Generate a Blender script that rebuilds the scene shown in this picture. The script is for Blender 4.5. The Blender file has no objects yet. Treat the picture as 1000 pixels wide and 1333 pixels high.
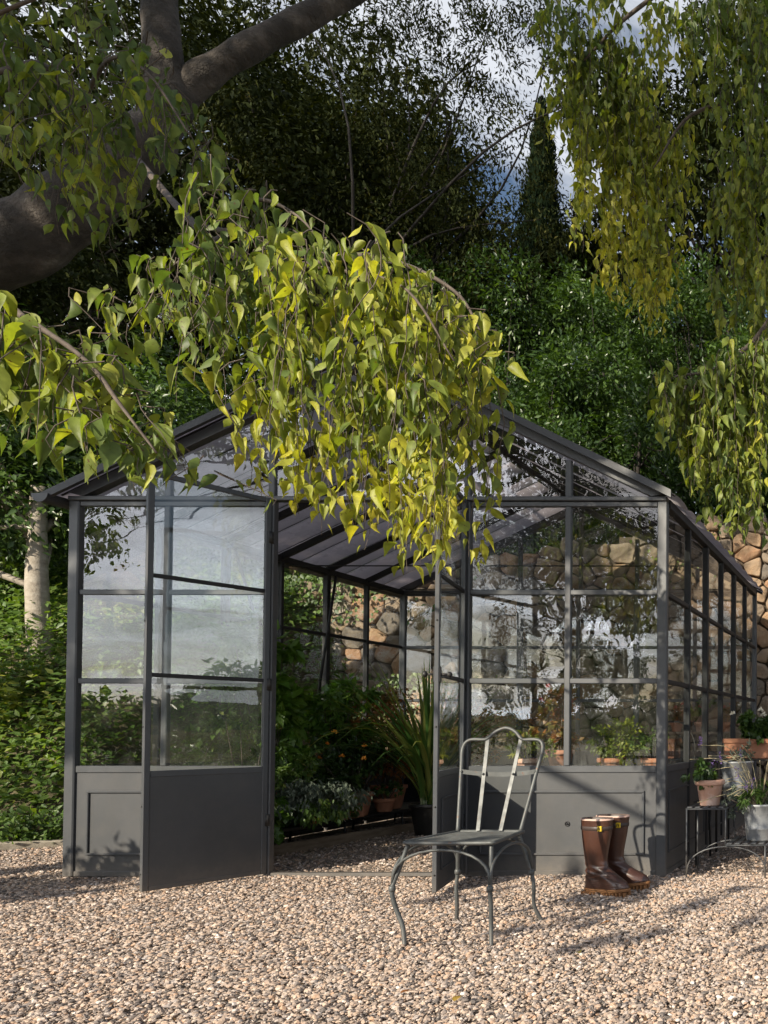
import bpy, bmesh, math, random
import numpy as np
from mathutils import Vector, Matrix

# ------------------------------------------------------------------ camera, sky, sun, exposure
S = bpy.context.scene
C = S.collection
R = math.radians
cam_d = bpy.data.cameras.new('camera')
cam = bpy.data.objects.new('camera', cam_d)
C.objects.link(cam)
CAM = Vector((5.239, -4.852, 0.935))
cam.location = CAM
_f = Vector((math.sin(.0036) * math.cos(.0179), math.cos(.0036) * math.cos(.0179), math.sin(.0179)))
cam.rotation_euler = _f.to_track_quat('-Z', 'Y').to_euler()
cam_d.sensor_width = 36
cam_d.lens = 989.4 / 1333 * 36
cam_d.shift_x = (500 - 1160.7) / 1333
cam_d.shift_y = (931.8 - 666.5) / 1333
cam_d.clip_start = .05
cam_d.clip_end = 6000
S.camera = cam
SUN_AZ, SUN_EL = 25.5, 26.0      # the sun stands behind the camera, to its left
sd = Vector((-math.sin(R(SUN_AZ)) * math.cos(R(SUN_EL)), -math.cos(R(SUN_AZ)) * math.cos(R(SUN_EL)), math.sin(R(SUN_EL))))
sun_d = bpy.data.lights.new('sun', 'SUN')
sun_d.energy = 5.0
sun_d.angle = R(.5)
sun_d.color = (1.0, .90, .73)
sun = bpy.data.objects.new('sun', sun_d)
sun.rotation_euler = (-sd).to_track_quat('-Z', 'Y').to_euler()
sun.location = (-10, -20, 15)
C.objects.link(sun)

W_ = bpy.data.worlds.new('World')
S.world = W_
W_.use_nodes = True
nt = W_.node_tree
nt.nodes.clear()
def N(t, kind, **kw):
    n = t.nodes.new(kind)
    for k, v in kw.items():
        if k.startswith('i_'):
            n.inputs[k[2:].replace('_', ' ')].default_value = v
        else:
            setattr(n, k, v)
    return n
sky = N(nt, 'ShaderNodeTexSky', sky_type='NISHITA', sun_disc=False)
sky.sun_elevation = R(SUN_EL)
sky.sun_rotation = math.atan2(sd.x, sd.y)
sky.air_density = 1.0; sky.dust_density = .7; sky.ozone_density = 1.0
tc = N(nt, 'ShaderNodeTexCoord')
mp = N(nt, 'ShaderNodeMapping'); mp.inputs['Scale'].default_value = (1.6, 1.6, 4.5)
nz = N(nt, 'ShaderNodeTexNoise'); nz.inputs['Scale'].default_value = 1.7; nz.inputs['Detail'].default_value = 7; nz.inputs['Roughness'].default_value = .6; nz.inputs['Distortion'].default_value = .5
rp = N(nt, 'ShaderNodeValToRGB'); rp.color_ramp.elements[0].position = .41; rp.color_ramp.elements[1].position = .60
mx = N(nt, 'ShaderNodeMix', data_type='RGBA')
bw = N(nt, 'ShaderNodeRGBToBW'); cm = N(nt, 'ShaderNodeMix', data_type='RGBA', blend_type='MULTIPLY'); cm.inputs[0].default_value = 1; cm.inputs[7].default_value = (2.6, 2.7, 2.9, 1)
ca = N(nt, 'ShaderNodeMix', data_type='RGBA', blend_type='ADD'); ca.inputs[0].default_value = 1; ca.inputs[7].default_value = (3.2, 3.35, 3.6, 1)
nt.links.new(sky.outputs[0], bw.inputs[0]); nt.links.new(bw.outputs[0], cm.inputs[6]); nt.links.new(cm.outputs[2], ca.inputs[6]); nt.links.new(ca.outputs[2], mx.inputs[7])
bg = N(nt, 'ShaderNodeBackground'); bg.inputs['Strength'].default_value = .074
wo = N(nt, 'ShaderNodeOutputWorld')
nt.links.new(tc.outputs['Generated'], mp.inputs[0]); nt.links.new(mp.outputs[0], nz.inputs['Vector'])
nt.links.new(nz.outputs['Fac'], rp.inputs[0]); nt.links.new(rp.outputs[0], mx.inputs[0])
nt.links.new(sky.outputs[0], mx.inputs[6]); nt.links.new(mx.outputs[2], bg.inputs[0]); nt.links.new(bg.outputs[0], wo.inputs[0])
vs = S.view_settings
vs.view_transform = 'Standard'; vs.look = 'None'; vs.exposure = 0.72; vs.gamma = 1; vs.use_curve_mapping = False
S.render.engine = 'CYCLES'
cy = S.cycles
cy.max_bounces = 7; cy.diffuse_bounces = 3; cy.glossy_bounces = 4; cy.transmission_bounces = 3; cy.transparent_max_bounces = 24
cy.caustics_reflective = False; cy.caustics_refractive = False
cy.sample_clamp_indirect = 4
cy.use_denoising = True

# ------------------------------------------------------------------ materials
def ramp(t, cols, fac):
    r = N(t, 'ShaderNodeValToRGB')
    e = r.color_ramp.elements
    while len(e) < len(cols): e.new(.5)
    for i, (p, c) in enumerate(cols):
        e[i].position = p; e[i].color = (*c, 1)
    t.links.new(fac, r.inputs[0])
    return r.outputs[0]
def bump(t, h, strength, dist, bs):
    b = N(t, 'ShaderNodeBump'); b.inputs['Strength'].default_value = strength; b.inputs['Distance'].default_value = dist
    t.links.new(h, b.inputs['Height']); t.links.new(b.outputs[0], bs.inputs['Normal'])
def new_mat(name):
    m = bpy.data.materials.new(name); m.use_nodes = True
    t = m.node_tree; bs = t.nodes['Principled BSDF']; out = t.nodes['Material Output']
    return m, t, bs, out
def noise(t, scale, detail=5, rough=.6, coord='Object', dist=0, sc=None):
    c = N(t, 'ShaderNodeTexCoord'); n = N(t, 'ShaderNodeTexNoise')
    n.inputs['Scale'].default_value = scale; n.inputs['Detail'].default_value = detail; n.inputs['Roughness'].default_value = rough; n.inputs['Distortion'].default_value = dist
    if sc:
        m_ = N(t, 'ShaderNodeMapping'); m_.inputs['Scale'].default_value = sc
        t.links.new(c.outputs[coord], m_.inputs[0]); t.links.new(m_.outputs[0], n.inputs['Vector'])
    else:
        t.links.new(c.outputs[coord], n.inputs['Vector'])
    return n.outputs['Fac']
def basic(name, cols, scale=8, rough=.6, metal=0, bstr=.3, bdist=.004, rvar=.12, coat=0, sc=None, bscale=None, spec=.5):
    m, t, bs, out = new_mat(name)
    f = noise(t, scale, 6, .65, sc=sc)
    t.links.new(ramp(t, cols, f), bs.inputs['Base Color'])
    bs.inputs['Metallic'].default_value = metal
    bs.inputs['Specular IOR Level'].default_value = spec
    bs.inputs['Coat Weight'].default_value = coat
    rr = N(t, 'ShaderNodeMapRange'); rr.inputs['To Min'].default_value = max(0, rough - rvar); rr.inputs['To Max'].default_value = min(1, rough + rvar)
    f2 = noise(t, scale * 2.3, 4)
    t.links.new(f2, rr.inputs[0]); t.links.new(rr.outputs[0], bs.inputs['Roughness'])
    if bstr: bump(t, noise(t, bscale or scale * 5, 5, .7), bstr, bdist, bs)
    return m
def grime(m, z1=.28, col=(.20, .165, .13), amt=.5, rust=0):
    """dust and mud splashed up from the gravel, streaks and specks of rust"""
    t = m.node_tree; bs = t.nodes['Principled BSDF']; src = bs.inputs['Base Color'].links[0].from_socket
    g_ = N(t, 'ShaderNodeNewGeometry'); s_ = N(t, 'ShaderNodeSeparateXYZ'); t.links.new(g_.outputs['Position'], s_.inputs[0])
    r = N(t, 'ShaderNodeMapRange'); r.inputs['From Min'].default_value = 0; r.inputs['From Max'].default_value = z1; r.inputs['To Min'].default_value = 1; r.inputs['To Max'].default_value = 0
    t.links.new(s_.outputs['Z'], r.inputs[0])
    n_ = N(t, 'ShaderNodeTexNoise'); n_.inputs['Scale'].default_value = 9; n_.inputs['Detail'].default_value = 8; n_.inputs['Roughness'].default_value = .75; t.links.new(g_.outputs['Position'], n_.inputs['Vector'])
    k_ = N(t, 'ShaderNodeMapRange'); k_.inputs['From Min'].default_value = .42; k_.inputs['From Max'].default_value = .72; t.links.new(n_.outputs['Fac'], k_.inputs[0])
    p_ = N(t, 'ShaderNodeMath', operation='POWER'); p_.inputs[1].default_value = 1.6; t.links.new(r.outputs[0], p_.inputs[0])
    a_ = N(t, 'ShaderNodeMath', operation='MULTIPLY_ADD'); a_.inputs[1].default_value = .10; t.links.new(k_.outputs[0], a_.inputs[0])
    q_ = N(t, 'ShaderNodeMath', operation='MULTIPLY'); t.links.new(p_.outputs[0], q_.inputs[0]); t.links.new(n_.outputs['Fac'], q_.inputs[1]); t.links.new(q_.outputs[0], a_.inputs[2])
    f_ = N(t, 'ShaderNodeMath', operation='MULTIPLY', use_clamp=True); f_.inputs[1].default_value = amt; t.links.new(a_.outputs[0], f_.inputs[0])
    x_ = N(t, 'ShaderNodeMix', data_type='RGBA'); x_.inputs[7].default_value = (*col, 1); t.links.new(f_.outputs[0], x_.inputs[0]); t.links.new(src, x_.inputs[6]); out = x_.outputs[2]
    if rust:
        n2 = N(t, 'ShaderNodeTexNoise'); n2.inputs['Scale'].default_value = 55; n2.inputs['Detail'].default_value = 6; n2.inputs['Roughness'].default_value = .7; t.links.new(g_.outputs['Position'], n2.inputs['Vector'])
        k2 = N(t, 'ShaderNodeMapRange'); k2.inputs['From Min'].default_value = rust; k2.inputs['From Max'].default_value = rust + .05; t.links.new(n2.outputs['Fac'], k2.inputs[0])
        y_ = N(t, 'ShaderNodeMix', data_type='RGBA'); y_.inputs[7].default_value = (.12, .05, .022, 1); t.links.new(k2.outputs[0], y_.inputs[0]); t.links.new(out, y_.inputs[6]); out = y_.outputs[2]
    t.links.new(out, bs.inputs['Base Color'])
M = {}
M['frame'] = basic('painted_steel', [(.3, (.044, .047, .052)), (.7, (.060, .064, .070))], 3, .42, 0, .12, .001, .1, bscale=60)
M['frame_dark'] = basic('dark_steel', [(.3, (.016, .016, .017)), (.7, (.026, .025, .026))], 4, .55, 0, .15, .001, spec=.3)
M['barge'] = basic('dark_blue_grey_steel', [(.3, (.030, .032, .036)), (.7, (.044, .046, .051))], 4, .5, 0, .15, .001)
M['panel'] = basic('painted_panel', [(.3, (.040, .042, .045)), (.55, (.050, .052, .056)), (.75, (.062, .063, .065))], 2.2, .5, 0, .1, .001, .08, bscale=90, sc=(1, 1, .5))
M['chair'] = basic('galvanised_chair', [(.3, (.045, .048, .047)), (.7, (.095, .10, .098))], 14, .5, .15, .25, .001)
M['black'] = basic('black_iron', [(.3, (.012, .012, .012)), (.7, (.03, .028, .026))], 12, .5, .2, .2, .001)
grime(M['frame'], .22, amt=.8, rust=.68); grime(M['panel'], .22, amt=.8, rust=.72); grime(M['chair'], .12, amt=.4, rust=.62)
M['zinc'] = basic('old_zinc', [(.25, (.13, .14, .15)), (.5, (.24, .25, .26)), (.75, (.36, .36, .35))], 9, .55, .35, .3, .002)
M['terracotta'] = basic('terracotta', [(.25, (.30, .12, .065)), (.6, (.42, .185, .105)), (.85, (.50, .30, .22))], 7, .85, 0, .3, .002)
M['pale_terracotta'] = basic('chalky_terracotta', [(.25, (.42, .22, .15)), (.5, (.50, .30, .22)), (.7, (.62, .50, .44))], 9, .88, 0, .3, .002)
M['soil'] = basic('soil', [(.3, (.02, .014, .01)), (.7, (.06, .04, .028))], 40, .95, 0, 1, .01)
M['rubber'] = basic('brown_rubber', [(.25, (.030, .012, .008)), (.55, (.052, .020, .012)), (.8, (.085, .037, .024))], 7, .36, 0, .12, .001, .12, coat=.25, bscale=30)
M['rubber_band'] = basic('dark_rubber', [(.3, (.025, .016, .014)), (.7, (.045, .028, .022))], 12, .5, 0, .1, .001)
M['lining'] = basic('boot_lining', [(.3, (.42, .27, .22)), (.7, (.58, .42, .35))], 20, .8, 0, .1, .001)
M['sole'] = basic('crepe_sole', [(.3, (.18, .075, .026)), (.7, (.29, .135, .048))], 18, .75, 0, .4, .002)
M['yellow'] = basic('yellow_label', [(.3, (.60, .40, .02)), (.7, (.70, .50, .03))], 20, .5, 0, .1, .001)
M['dark_print'] = basic('label_print', [(.3, (.04, .03, .01)), (.7, (.06, .04, .02))], 20, .5, 0, 0)
M['bark'] = basic('grey_bark', [(.25, (.018, .015, .012)), (.48, (.045, .037, .030)), (.60, (.085, .07, .058)), (.74, (.17, .15, .125))], 5, .9, 0, 1, .05, bscale=13)
M['pale_bark'] = basic('pale_bark', [(.2, (.16, .13, .10)), (.5, (.30, .26, .21)), (.8, (.42, .38, .32))], 9, .85, 0, .7, .012, sc=(1, 1, 2.2), bscale=22)
M['twig'] = basic('twig_bark', [(.3, (.045, .032, .024)), (.7, (.12, .092, .072))], 30, .8, 0, .3, .002)
M['dark_bark'] = basic('dark_bark', [(.3, (.014, .011, .009)), (.7, (.036, .029, .023))], 10, .9, 0, .7, .015)
M['wood'] = basic('old_timber', [(.3, (.14, .10, .065)), (.7, (.26, .20, .14))], 6, .8, 0, .4, .004, sc=(6, .6, 6))
M['wall_core'] = basic('wall_joint', [(.3, (.05, .038, .027)), (.6, (.10, .075, .052)), (.8, (.15, .115, .08))], 14, .95, 0, 1, .02)
M['flower_white'] = basic('white_petals', [(.3, (.70, .62, .48)), (.7, (.85, .80, .70))], 30, .7, 0, 0)
M['flower_orange'] = basic('orange_petals', [(.3, (.75, .22, .02)), (.7, (.9, .42, .05))], 30, .7, 0, 0)
M['flower_red'] = basic('red_petals', [(.3, (.40, .05, .04)), (.7, (.62, .14, .12))], 30, .7, 0, 0)
M['flower_purple'] = basic('purple_petals', [(.3, (.10, .05, .20)), (.7, (.22, .14, .36))], 30, .7, 0, 0)
M['straw'] = basic('dry_stem', [(.3, (.26, .22, .13)), (.7, (.42, .36, .22))], 30, .8, 0, 0)
M['kerb'] = basic('kerb_stone', [(.3, (.20, .17, .13)), (.7, (.34, .30, .24))], 12, .9, 0, .5, .006)
M['earth'] = basic('dry_earth', [(.25, (.045, .04, .02)), (.5, (.10, .085, .045)), (.8, (.20, .16, .10))], 3.1, .95, 0, .8, .03, bscale=18)
M['hills'] = basic('far_hills', [(.3, (.035, .05, .035)), (.6, (.06, .08, .06)), (.8, (.14, .13, .10))], .02, .95, 0, 0)
M['country'] = basic('dry_country', [(.3, (.07, .085, .035)), (.55, (.17, .15, .08)), (.8, (.34, .27, .18))], .045, .95, 0, .3, .1, bscale=.4)

def leaf_mat(name, cols, trans=.35, tcol=None, rough=.42, spec=.45, rnd=.0, spots=False):
    """leaf colour runs over the per-leaf value 'tint'; light also passes through the blade"""
    m, t, bs, out = new_mat(name)
    a = N(t, 'ShaderNodeAttribute', attribute_name='tint')
    oi = N(t, 'ShaderNodeObjectInfo')
    ad = N(t, 'ShaderNodeMath', operation='MULTIPLY_ADD'); ad.inputs[1].default_value = rnd
    t.links.new(oi.outputs['Random'], ad.inputs[0]); t.links.new(a.outputs['Fac'], ad.inputs[2])
    c = ramp(t, cols, ad.outputs[0])
    if spots:
        g_ = N(t, 'ShaderNodeNewGeometry'); n_ = N(t, 'ShaderNodeTexNoise'); n_.inputs['Scale'].default_value = 75; n_.inputs['Detail'].default_value = 3; t.links.new(g_.outputs['Position'], n_.inputs['Vector'])
        k_ = N(t, 'ShaderNodeMapRange'); k_.inputs['From Min'].default_value = .64; k_.inputs['From Max'].default_value = .70; t.links.new(n_.outputs['Fac'], k_.inputs[0])
        x_ = N(t, 'ShaderNodeMix', data_type='RGBA'); x_.inputs[7].default_value = (.10, .055, .02, 1); t.links.new(k_.outputs[0], x_.inputs[0]); t.links.new(c, x_.inputs[6])
        m2 = N(t, 'ShaderNodeTexNoise'); m2.inputs['Scale'].default_value = 28; t.links.new(g_.outputs['Position'], m2.inputs['Vector'])
        h_ = N(t, 'ShaderNodeHueSaturation'); v_ = N(t, 'ShaderNodeMapRange'); v_.inputs['From Min'].default_value = .3; v_.inputs['From Max'].default_value = .7; v_.inputs['To Min'].default_value = .7; v_.inputs['To Max'].default_value = 1.3
        t.links.new(m2.outputs['Fac'], v_.inputs[0]); t.links.new(v_.outputs[0], h_.inputs['Value']); t.links.new(x_.outputs[2], h_.inputs['Color']); c = h_.outputs[0]
    t.links.new(c, bs.inputs['Base Color'])
    bs.inputs['Roughness'].default_value = rough; bs.inputs['Specular IOR Level'].default_value = spec
    tr = N(t, 'ShaderNodeBsdfTranslucent')
    hs = N(t, 'ShaderNodeMix', data_type='RGBA', blend_type='MULTIPLY'); hs.inputs[0].default_value = 1
    hs.inputs[7].default_value = (*(tcol or (1.5, 1.45, .5)), 1)
    t.links.new(c, hs.inputs[6]); t.links.new(hs.outputs[2], tr.inputs[0])
    ms = N(t, 'ShaderNodeMixShader'); ms.inputs[0].default_value = trans
    t.links.new(bs.outputs[0], ms.inputs[1]); t.links.new(tr.outputs[0], ms.inputs[2]); t.links.new(ms.outputs[0], out.inputs[0])
    return m
M['hack'] = leaf_mat('hackberry_leaf', [(0, (.045, .075, .024)), (.35, (.095, .140, .034)), (.62, (.21, .245, .040)), (.90, (.43, .41, .05)), (1, (.45, .36, .05))], .42, (1.45, 1.5, .45), .48, .35, spots=True)
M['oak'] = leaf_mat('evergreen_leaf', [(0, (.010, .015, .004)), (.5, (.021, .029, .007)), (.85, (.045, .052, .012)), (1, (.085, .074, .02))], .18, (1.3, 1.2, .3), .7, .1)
M['laurel'] = leaf_mat('laurel_leaf', [(0, (.022, .045, .014)), (.5, (.05, .095, .022)), (.85, (.10, .16, .03)), (1, (.22, .24, .04))], .3, (1.4, 1.5, .4), .36, .5)
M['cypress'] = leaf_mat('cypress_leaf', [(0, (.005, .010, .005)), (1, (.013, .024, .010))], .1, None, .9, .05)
M['ivy'] = leaf_mat('ivy_leaf', [(0, (.04, .075, .02)), (.5, (.085, .15, .03)), (.8, (.15, .22, .045)), (1, (.26, .24, .07))], .35, (1.4, 1.5, .4), .45, .4)
M['yellowleaf'] = leaf_mat('yellow_green_leaf', [(0, (.05, .09, .02)), (.5, (.16, .20, .03)), (1, (.36, .36, .05))], .35, None, .45, .4)
M['nandina'] = leaf_mat('russet_leaf', [(0, (.06, .10, .02)), (.35, (.16, .13, .035)), (.7, (.30, .12, .04)), (1, (.42, .20, .08))], .35, (1.5, 1.2, .5), .45, .4)
M['bright'] = leaf_mat('bright_leaf', [(0, (.05, .11, .02)), (.6, (.10, .20, .03)), (1, (.20, .30, .05))], .4, (1.4, 1.5, .4), .35, .5)
M['grey_leaf'] = leaf_mat('silver_leaf', [(0, (.08, .11, .08)), (.6, (.16, .19, .14)), (1, (.28, .30, .24))], .25, (1.1, 1.2, .9), .6, .3)
M['strap'] = leaf_mat('strap_leaf', [(0, (.04, .10, .025)), (.7, (.08, .16, .035)), (1, (.22, .24, .06))], .3, (1.3, 1.5, .5), .3, .5, rnd=.5)
M['fallen'] = leaf_mat('fallen_leaf', [(0, (.26, .10, .04)), (.5, (.40, .24, .05)), (1, (.30, .30, .06))], .2, None, .6, .3)

M['litter'] = leaf_mat('leaf_litter', [(0, (.07, .04, .022)), (.5, (.16, .09, .045)), (1, (.26, .18, .08))], .1, None, .8, .2)
def glass_mat(name, wav=.012, tint=(.93, .95, .94), boost=1.0, ior=1.9):
    m, t, bs, out = new_mat(name)
    t.nodes.remove(bs)
    tr = N(t, 'ShaderNodeBsdfTransparent'); tr.inputs[0].default_value = (*tint, 1)
    gl = N(t, 'ShaderNodeBsdfGlossy'); gl.inputs['Roughness'].default_value = .004; gl.inputs[0].default_value = (.98, .98, 1, 1)
    fr = N(t, 'ShaderNodeFresnel'); fr.inputs[0].default_value = ior
    b = N(t, 'ShaderNodeBump'); b.inputs['Strength'].default_value = 1.0; b.inputs['Distance'].default_value = wav
    t.links.new(noise(t, 2.2, 2, .4, dist=.3, sc=(1, 1, 1.7)), b.inputs['Height'])
    t.links.new(b.outputs[0], gl.inputs['Normal'])
    mu = N(t, 'ShaderNodeMath', operation='MULTIPLY', use_clamp=True); mu.inputs[1].default_value = boost
    ge = N(t, 'ShaderNodeNewGeometry'); fb = N(t, 'ShaderNodeMath', operation='SUBTRACT'); fb.inputs[0].default_value = 1   # both faces' mirroring is carried by the face turned to the ray
    t.links.new(ge.outputs['Backfacing'], fb.inputs[1]); f2 = N(t, 'ShaderNodeMath', operation='MULTIPLY')
    t.links.new(fr.outputs[0], f2.inputs[0]); t.links.new(fb.outputs[0], f2.inputs[1]); t.links.new(f2.outputs[0], mu.inputs[0])
    df = N(t, 'ShaderNodeBsdfDiffuse'); df.inputs[0].default_value = (.5, .47, .42, 1)   # dust and dried rain
    du = N(t, 'ShaderNodeMapRange'); du.inputs['From Min'].default_value = .40; du.inputs['From Max'].default_value = .80; du.inputs['To Max'].default_value = .03
    t.links.new(noise(t, 7, 7, .7, sc=(1.2, 1.2, .35)), du.inputs[0]); md = N(t, 'ShaderNodeMixShader'); t.links.new(du.outputs[0], md.inputs[0]); t.links.new(tr.outputs[0], md.inputs[1]); t.links.new(df.outputs[0], md.inputs[2]); tr = md
    ms = N(t, 'ShaderNodeMixShader')
    t.links.new(mu.outputs[0], ms.inputs[0]); t.links.new(tr.outputs[0], ms.inputs[1]); t.links.new(gl.outputs[0], ms.inputs[2]); t.links.new(ms.outputs[0], out.inputs[0])
    return m
M['glass'] = glass_mat('window_glass', .0018, (.95, .965, .955), 1.0, 1.9)
def roof_mat():
    m, t, bs, out = new_mat('roof_glazing')
    bs.inputs['Base Color'].default_value = (.30, .285, .30, 1); bs.inputs['Roughness'].default_value = .25
    tl = N(t, 'ShaderNodeBsdfTranslucent'); tl.inputs[0].default_value = (.66, .61, .64, 1)
    tr = N(t, 'ShaderNodeBsdfTransparent'); tr.inputs[0].default_value = (.75, .73, .74, 1)
    a = N(t, 'ShaderNodeMixShader'); a.inputs[0].default_value = .62
    b = N(t, 'ShaderNodeMixShader'); b.inputs[0].default_value = .15
    rr = N(t, 'ShaderNodeMapRange'); rr.inputs['To Min'].default_value = .16; rr.inputs['To Max'].default_value = .4
    t.links.new(noise(t, 5, 6, .7), rr.inputs[0]); t.links.new(rr.outputs[0], bs.inputs['Roughness'])
    t.links.new(bs.outputs[0], a.inputs[1]); t.links.new(tl.outputs[0], a.inputs[2])
    t.links.new(a.outputs[0], b.inputs[1]); t.links.new(tr.outputs[0], b.inputs[2]); t.links.new(b.outputs[0], out.inputs[0])
    return m
M['roof'] = roof_mat()
def tint_mat(name, cols, scale, bs_=.6, bd=.01, rough=.85, nmix=.35, bsc=None):
    """stone: per-piece value 'tint' (or the instance's own random) mixed with noise"""
    m, t, bs, out = new_mat(name)
    a = N(t, 'ShaderNodeAttribute', attribute_name='tint')
    n = noise(t, scale, 7, .7)
    mu = N(t, 'ShaderNodeMath', operation='MULTIPLY_ADD'); mu.inputs[1].default_value = nmix
    t.links.new(n, mu.inputs[0]); t.links.new(a.outputs['Fac'], mu.inputs[2])
    su = N(t, 'ShaderNodeMath', operation='SUBTRACT'); su.inputs[1].default_value = nmix * .5
    t.links.new(mu.outputs[0], su.inputs[0])
    t.links.new(ramp(t, cols, su.outputs[0]), bs.inputs['Base Color'])
    bs.inputs['Roughness'].default_value = rough; bs.inputs['Specular IOR Level'].default_value = .25
    bump(t, noise(t, bsc or scale * 3, 8, .7), bs_, bd, bs)
    return m
M['stone'] = tint_mat('wall_stone', [(0, (.10, .09, .08)), (.25, (.20, .165, .13)), (.5, (.28, .215, .155)), (.72, (.33, .225, .14)), (.88, (.31, .175, .10)), (1, (.38, .33, .27))], 7, 1.0, .035, nmix=.75, bsc=13)
def gravel_mat():
    m, t, bs, out = new_mat('pebble')
    oi = N(t, 'ShaderNodeObjectInfo')
    n = noise(t, 60, 4)
    mu = N(t, 'ShaderNodeMath', operation='MULTIPLY_ADD'); mu.inputs[1].default_value = .25
    t.links.new(n, mu.inputs[0]); t.links.new(oi.outputs['Random'], mu.inputs[2])
    su = N(t, 'ShaderNodeMath', operation='SUBTRACT'); su.inputs[1].default_value = .12
    t.links.new(mu.outputs[0], su.inputs[0])
    t.links.new(ramp(t, [(0, (.09, .078, .070)), (.14, (.18, .152, .138)), (.30, (.31, .238, .192)), (.50, (.43, .32, .242)), (.64, (.34, .295, .272)), (.8, (.51, .40, .318)), (.92, (.37, .225, .14)), (1, (.64, .57, .52))], su.outputs[0]), bs.inputs['Base Color'])
    bs.inputs['Roughness'].default_value = .7; bs.inputs['Specular IOR Level'].default_value = .3
    return m
M['pebble'] = gravel_mat()
def gravel_ground():
    m, t, bs, out = new_mat('gravel_bed')
    c = N(t, 'ShaderNodeTexCoord'); v = N(t, 'ShaderNodeTexVoronoi'); v.inputs['Scale'].default_value = 46
    t.links.new(c.outputs['Object'], v.inputs['Vector'])
    sp = N(t, 'ShaderNodeSeparateColor'); t.links.new(v.outputs['Color'], sp.inputs[0])
    t.links.new(ramp(t, [(0, (.16, .125, .10)), (.4, (.30, .235, .185)), (.8, (.40, .32, .26)), (1, (.50, .44, .38))], sp.outputs[0]), bs.inputs['Base Color'])
    bs.inputs['Roughness'].default_value = .9
    iv = N(t, 'ShaderNodeMath', operation='MULTIPLY'); iv.inputs[1].default_value = -1
    t.links.new(v.outputs['Distance'], iv.inputs[0])
    bump(t, iv.outputs[0], 1, .02, bs)
    return m
M['gravel_bed'] = gravel_ground()

# ------------------------------------------------------------------ mesh helpers
def tag(o, label=None, cat=None, group=None, kind=None):
    if label: o['label'] = label
    if cat: o['category'] = cat
    if group: o['group'] = group
    if kind: o['kind'] = kind
    return o
def empty(name, label=None, cat=None, loc=(0, 0, 0), rotz=0, group=None):
    o = bpy.data.objects.new(name, None); C.objects.link(o)
    o.location = loc; o.rotation_euler = (0, 0, rotz); o.empty_display_size = .1
    return tag(o, label, cat, group)
def link(name, me, parent=None, loc=None, rot=None):
    o = bpy.data.objects.new(name, me); C.objects.link(o)
    if parent: o.parent = parent
    if loc is not None: o.location = loc
    if rot is not None: o.rotation_euler = rot
    return o
def npmesh(name, V, F, mat, tint=None, smooth=False):
    """mesh from numpy arrays; F is an (n,k) array of equal-sized faces"""
    me = bpy.data.meshes.new(name)
    V = np.asarray(V, dtype=np.float32); F = np.asarray(F, dtype=np.int32)
    n, k = F.shape
    me.vertices.add(len(V)); me.vertices.foreach_set('co', V.ravel())
    me.loops.add(n * k); me.loops.foreach_set('vertex_index', F.ravel())
    me.polygons.add(n); me.polygons.foreach_set('loop_start', np.arange(0, n * k, k, dtype=np.int32))
    if smooth: me.polygons.foreach_set('use_smooth', np.ones(n, dtype=bool))
    me.update(calc_edges=True)
    if tint is not None:
        a = me.attributes.new('tint', 'FLOAT', 'POINT'); a.data.foreach_set('value', np.asarray(tint, dtype=np.float32))
    me.materials.append(mat)
    return me
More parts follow.
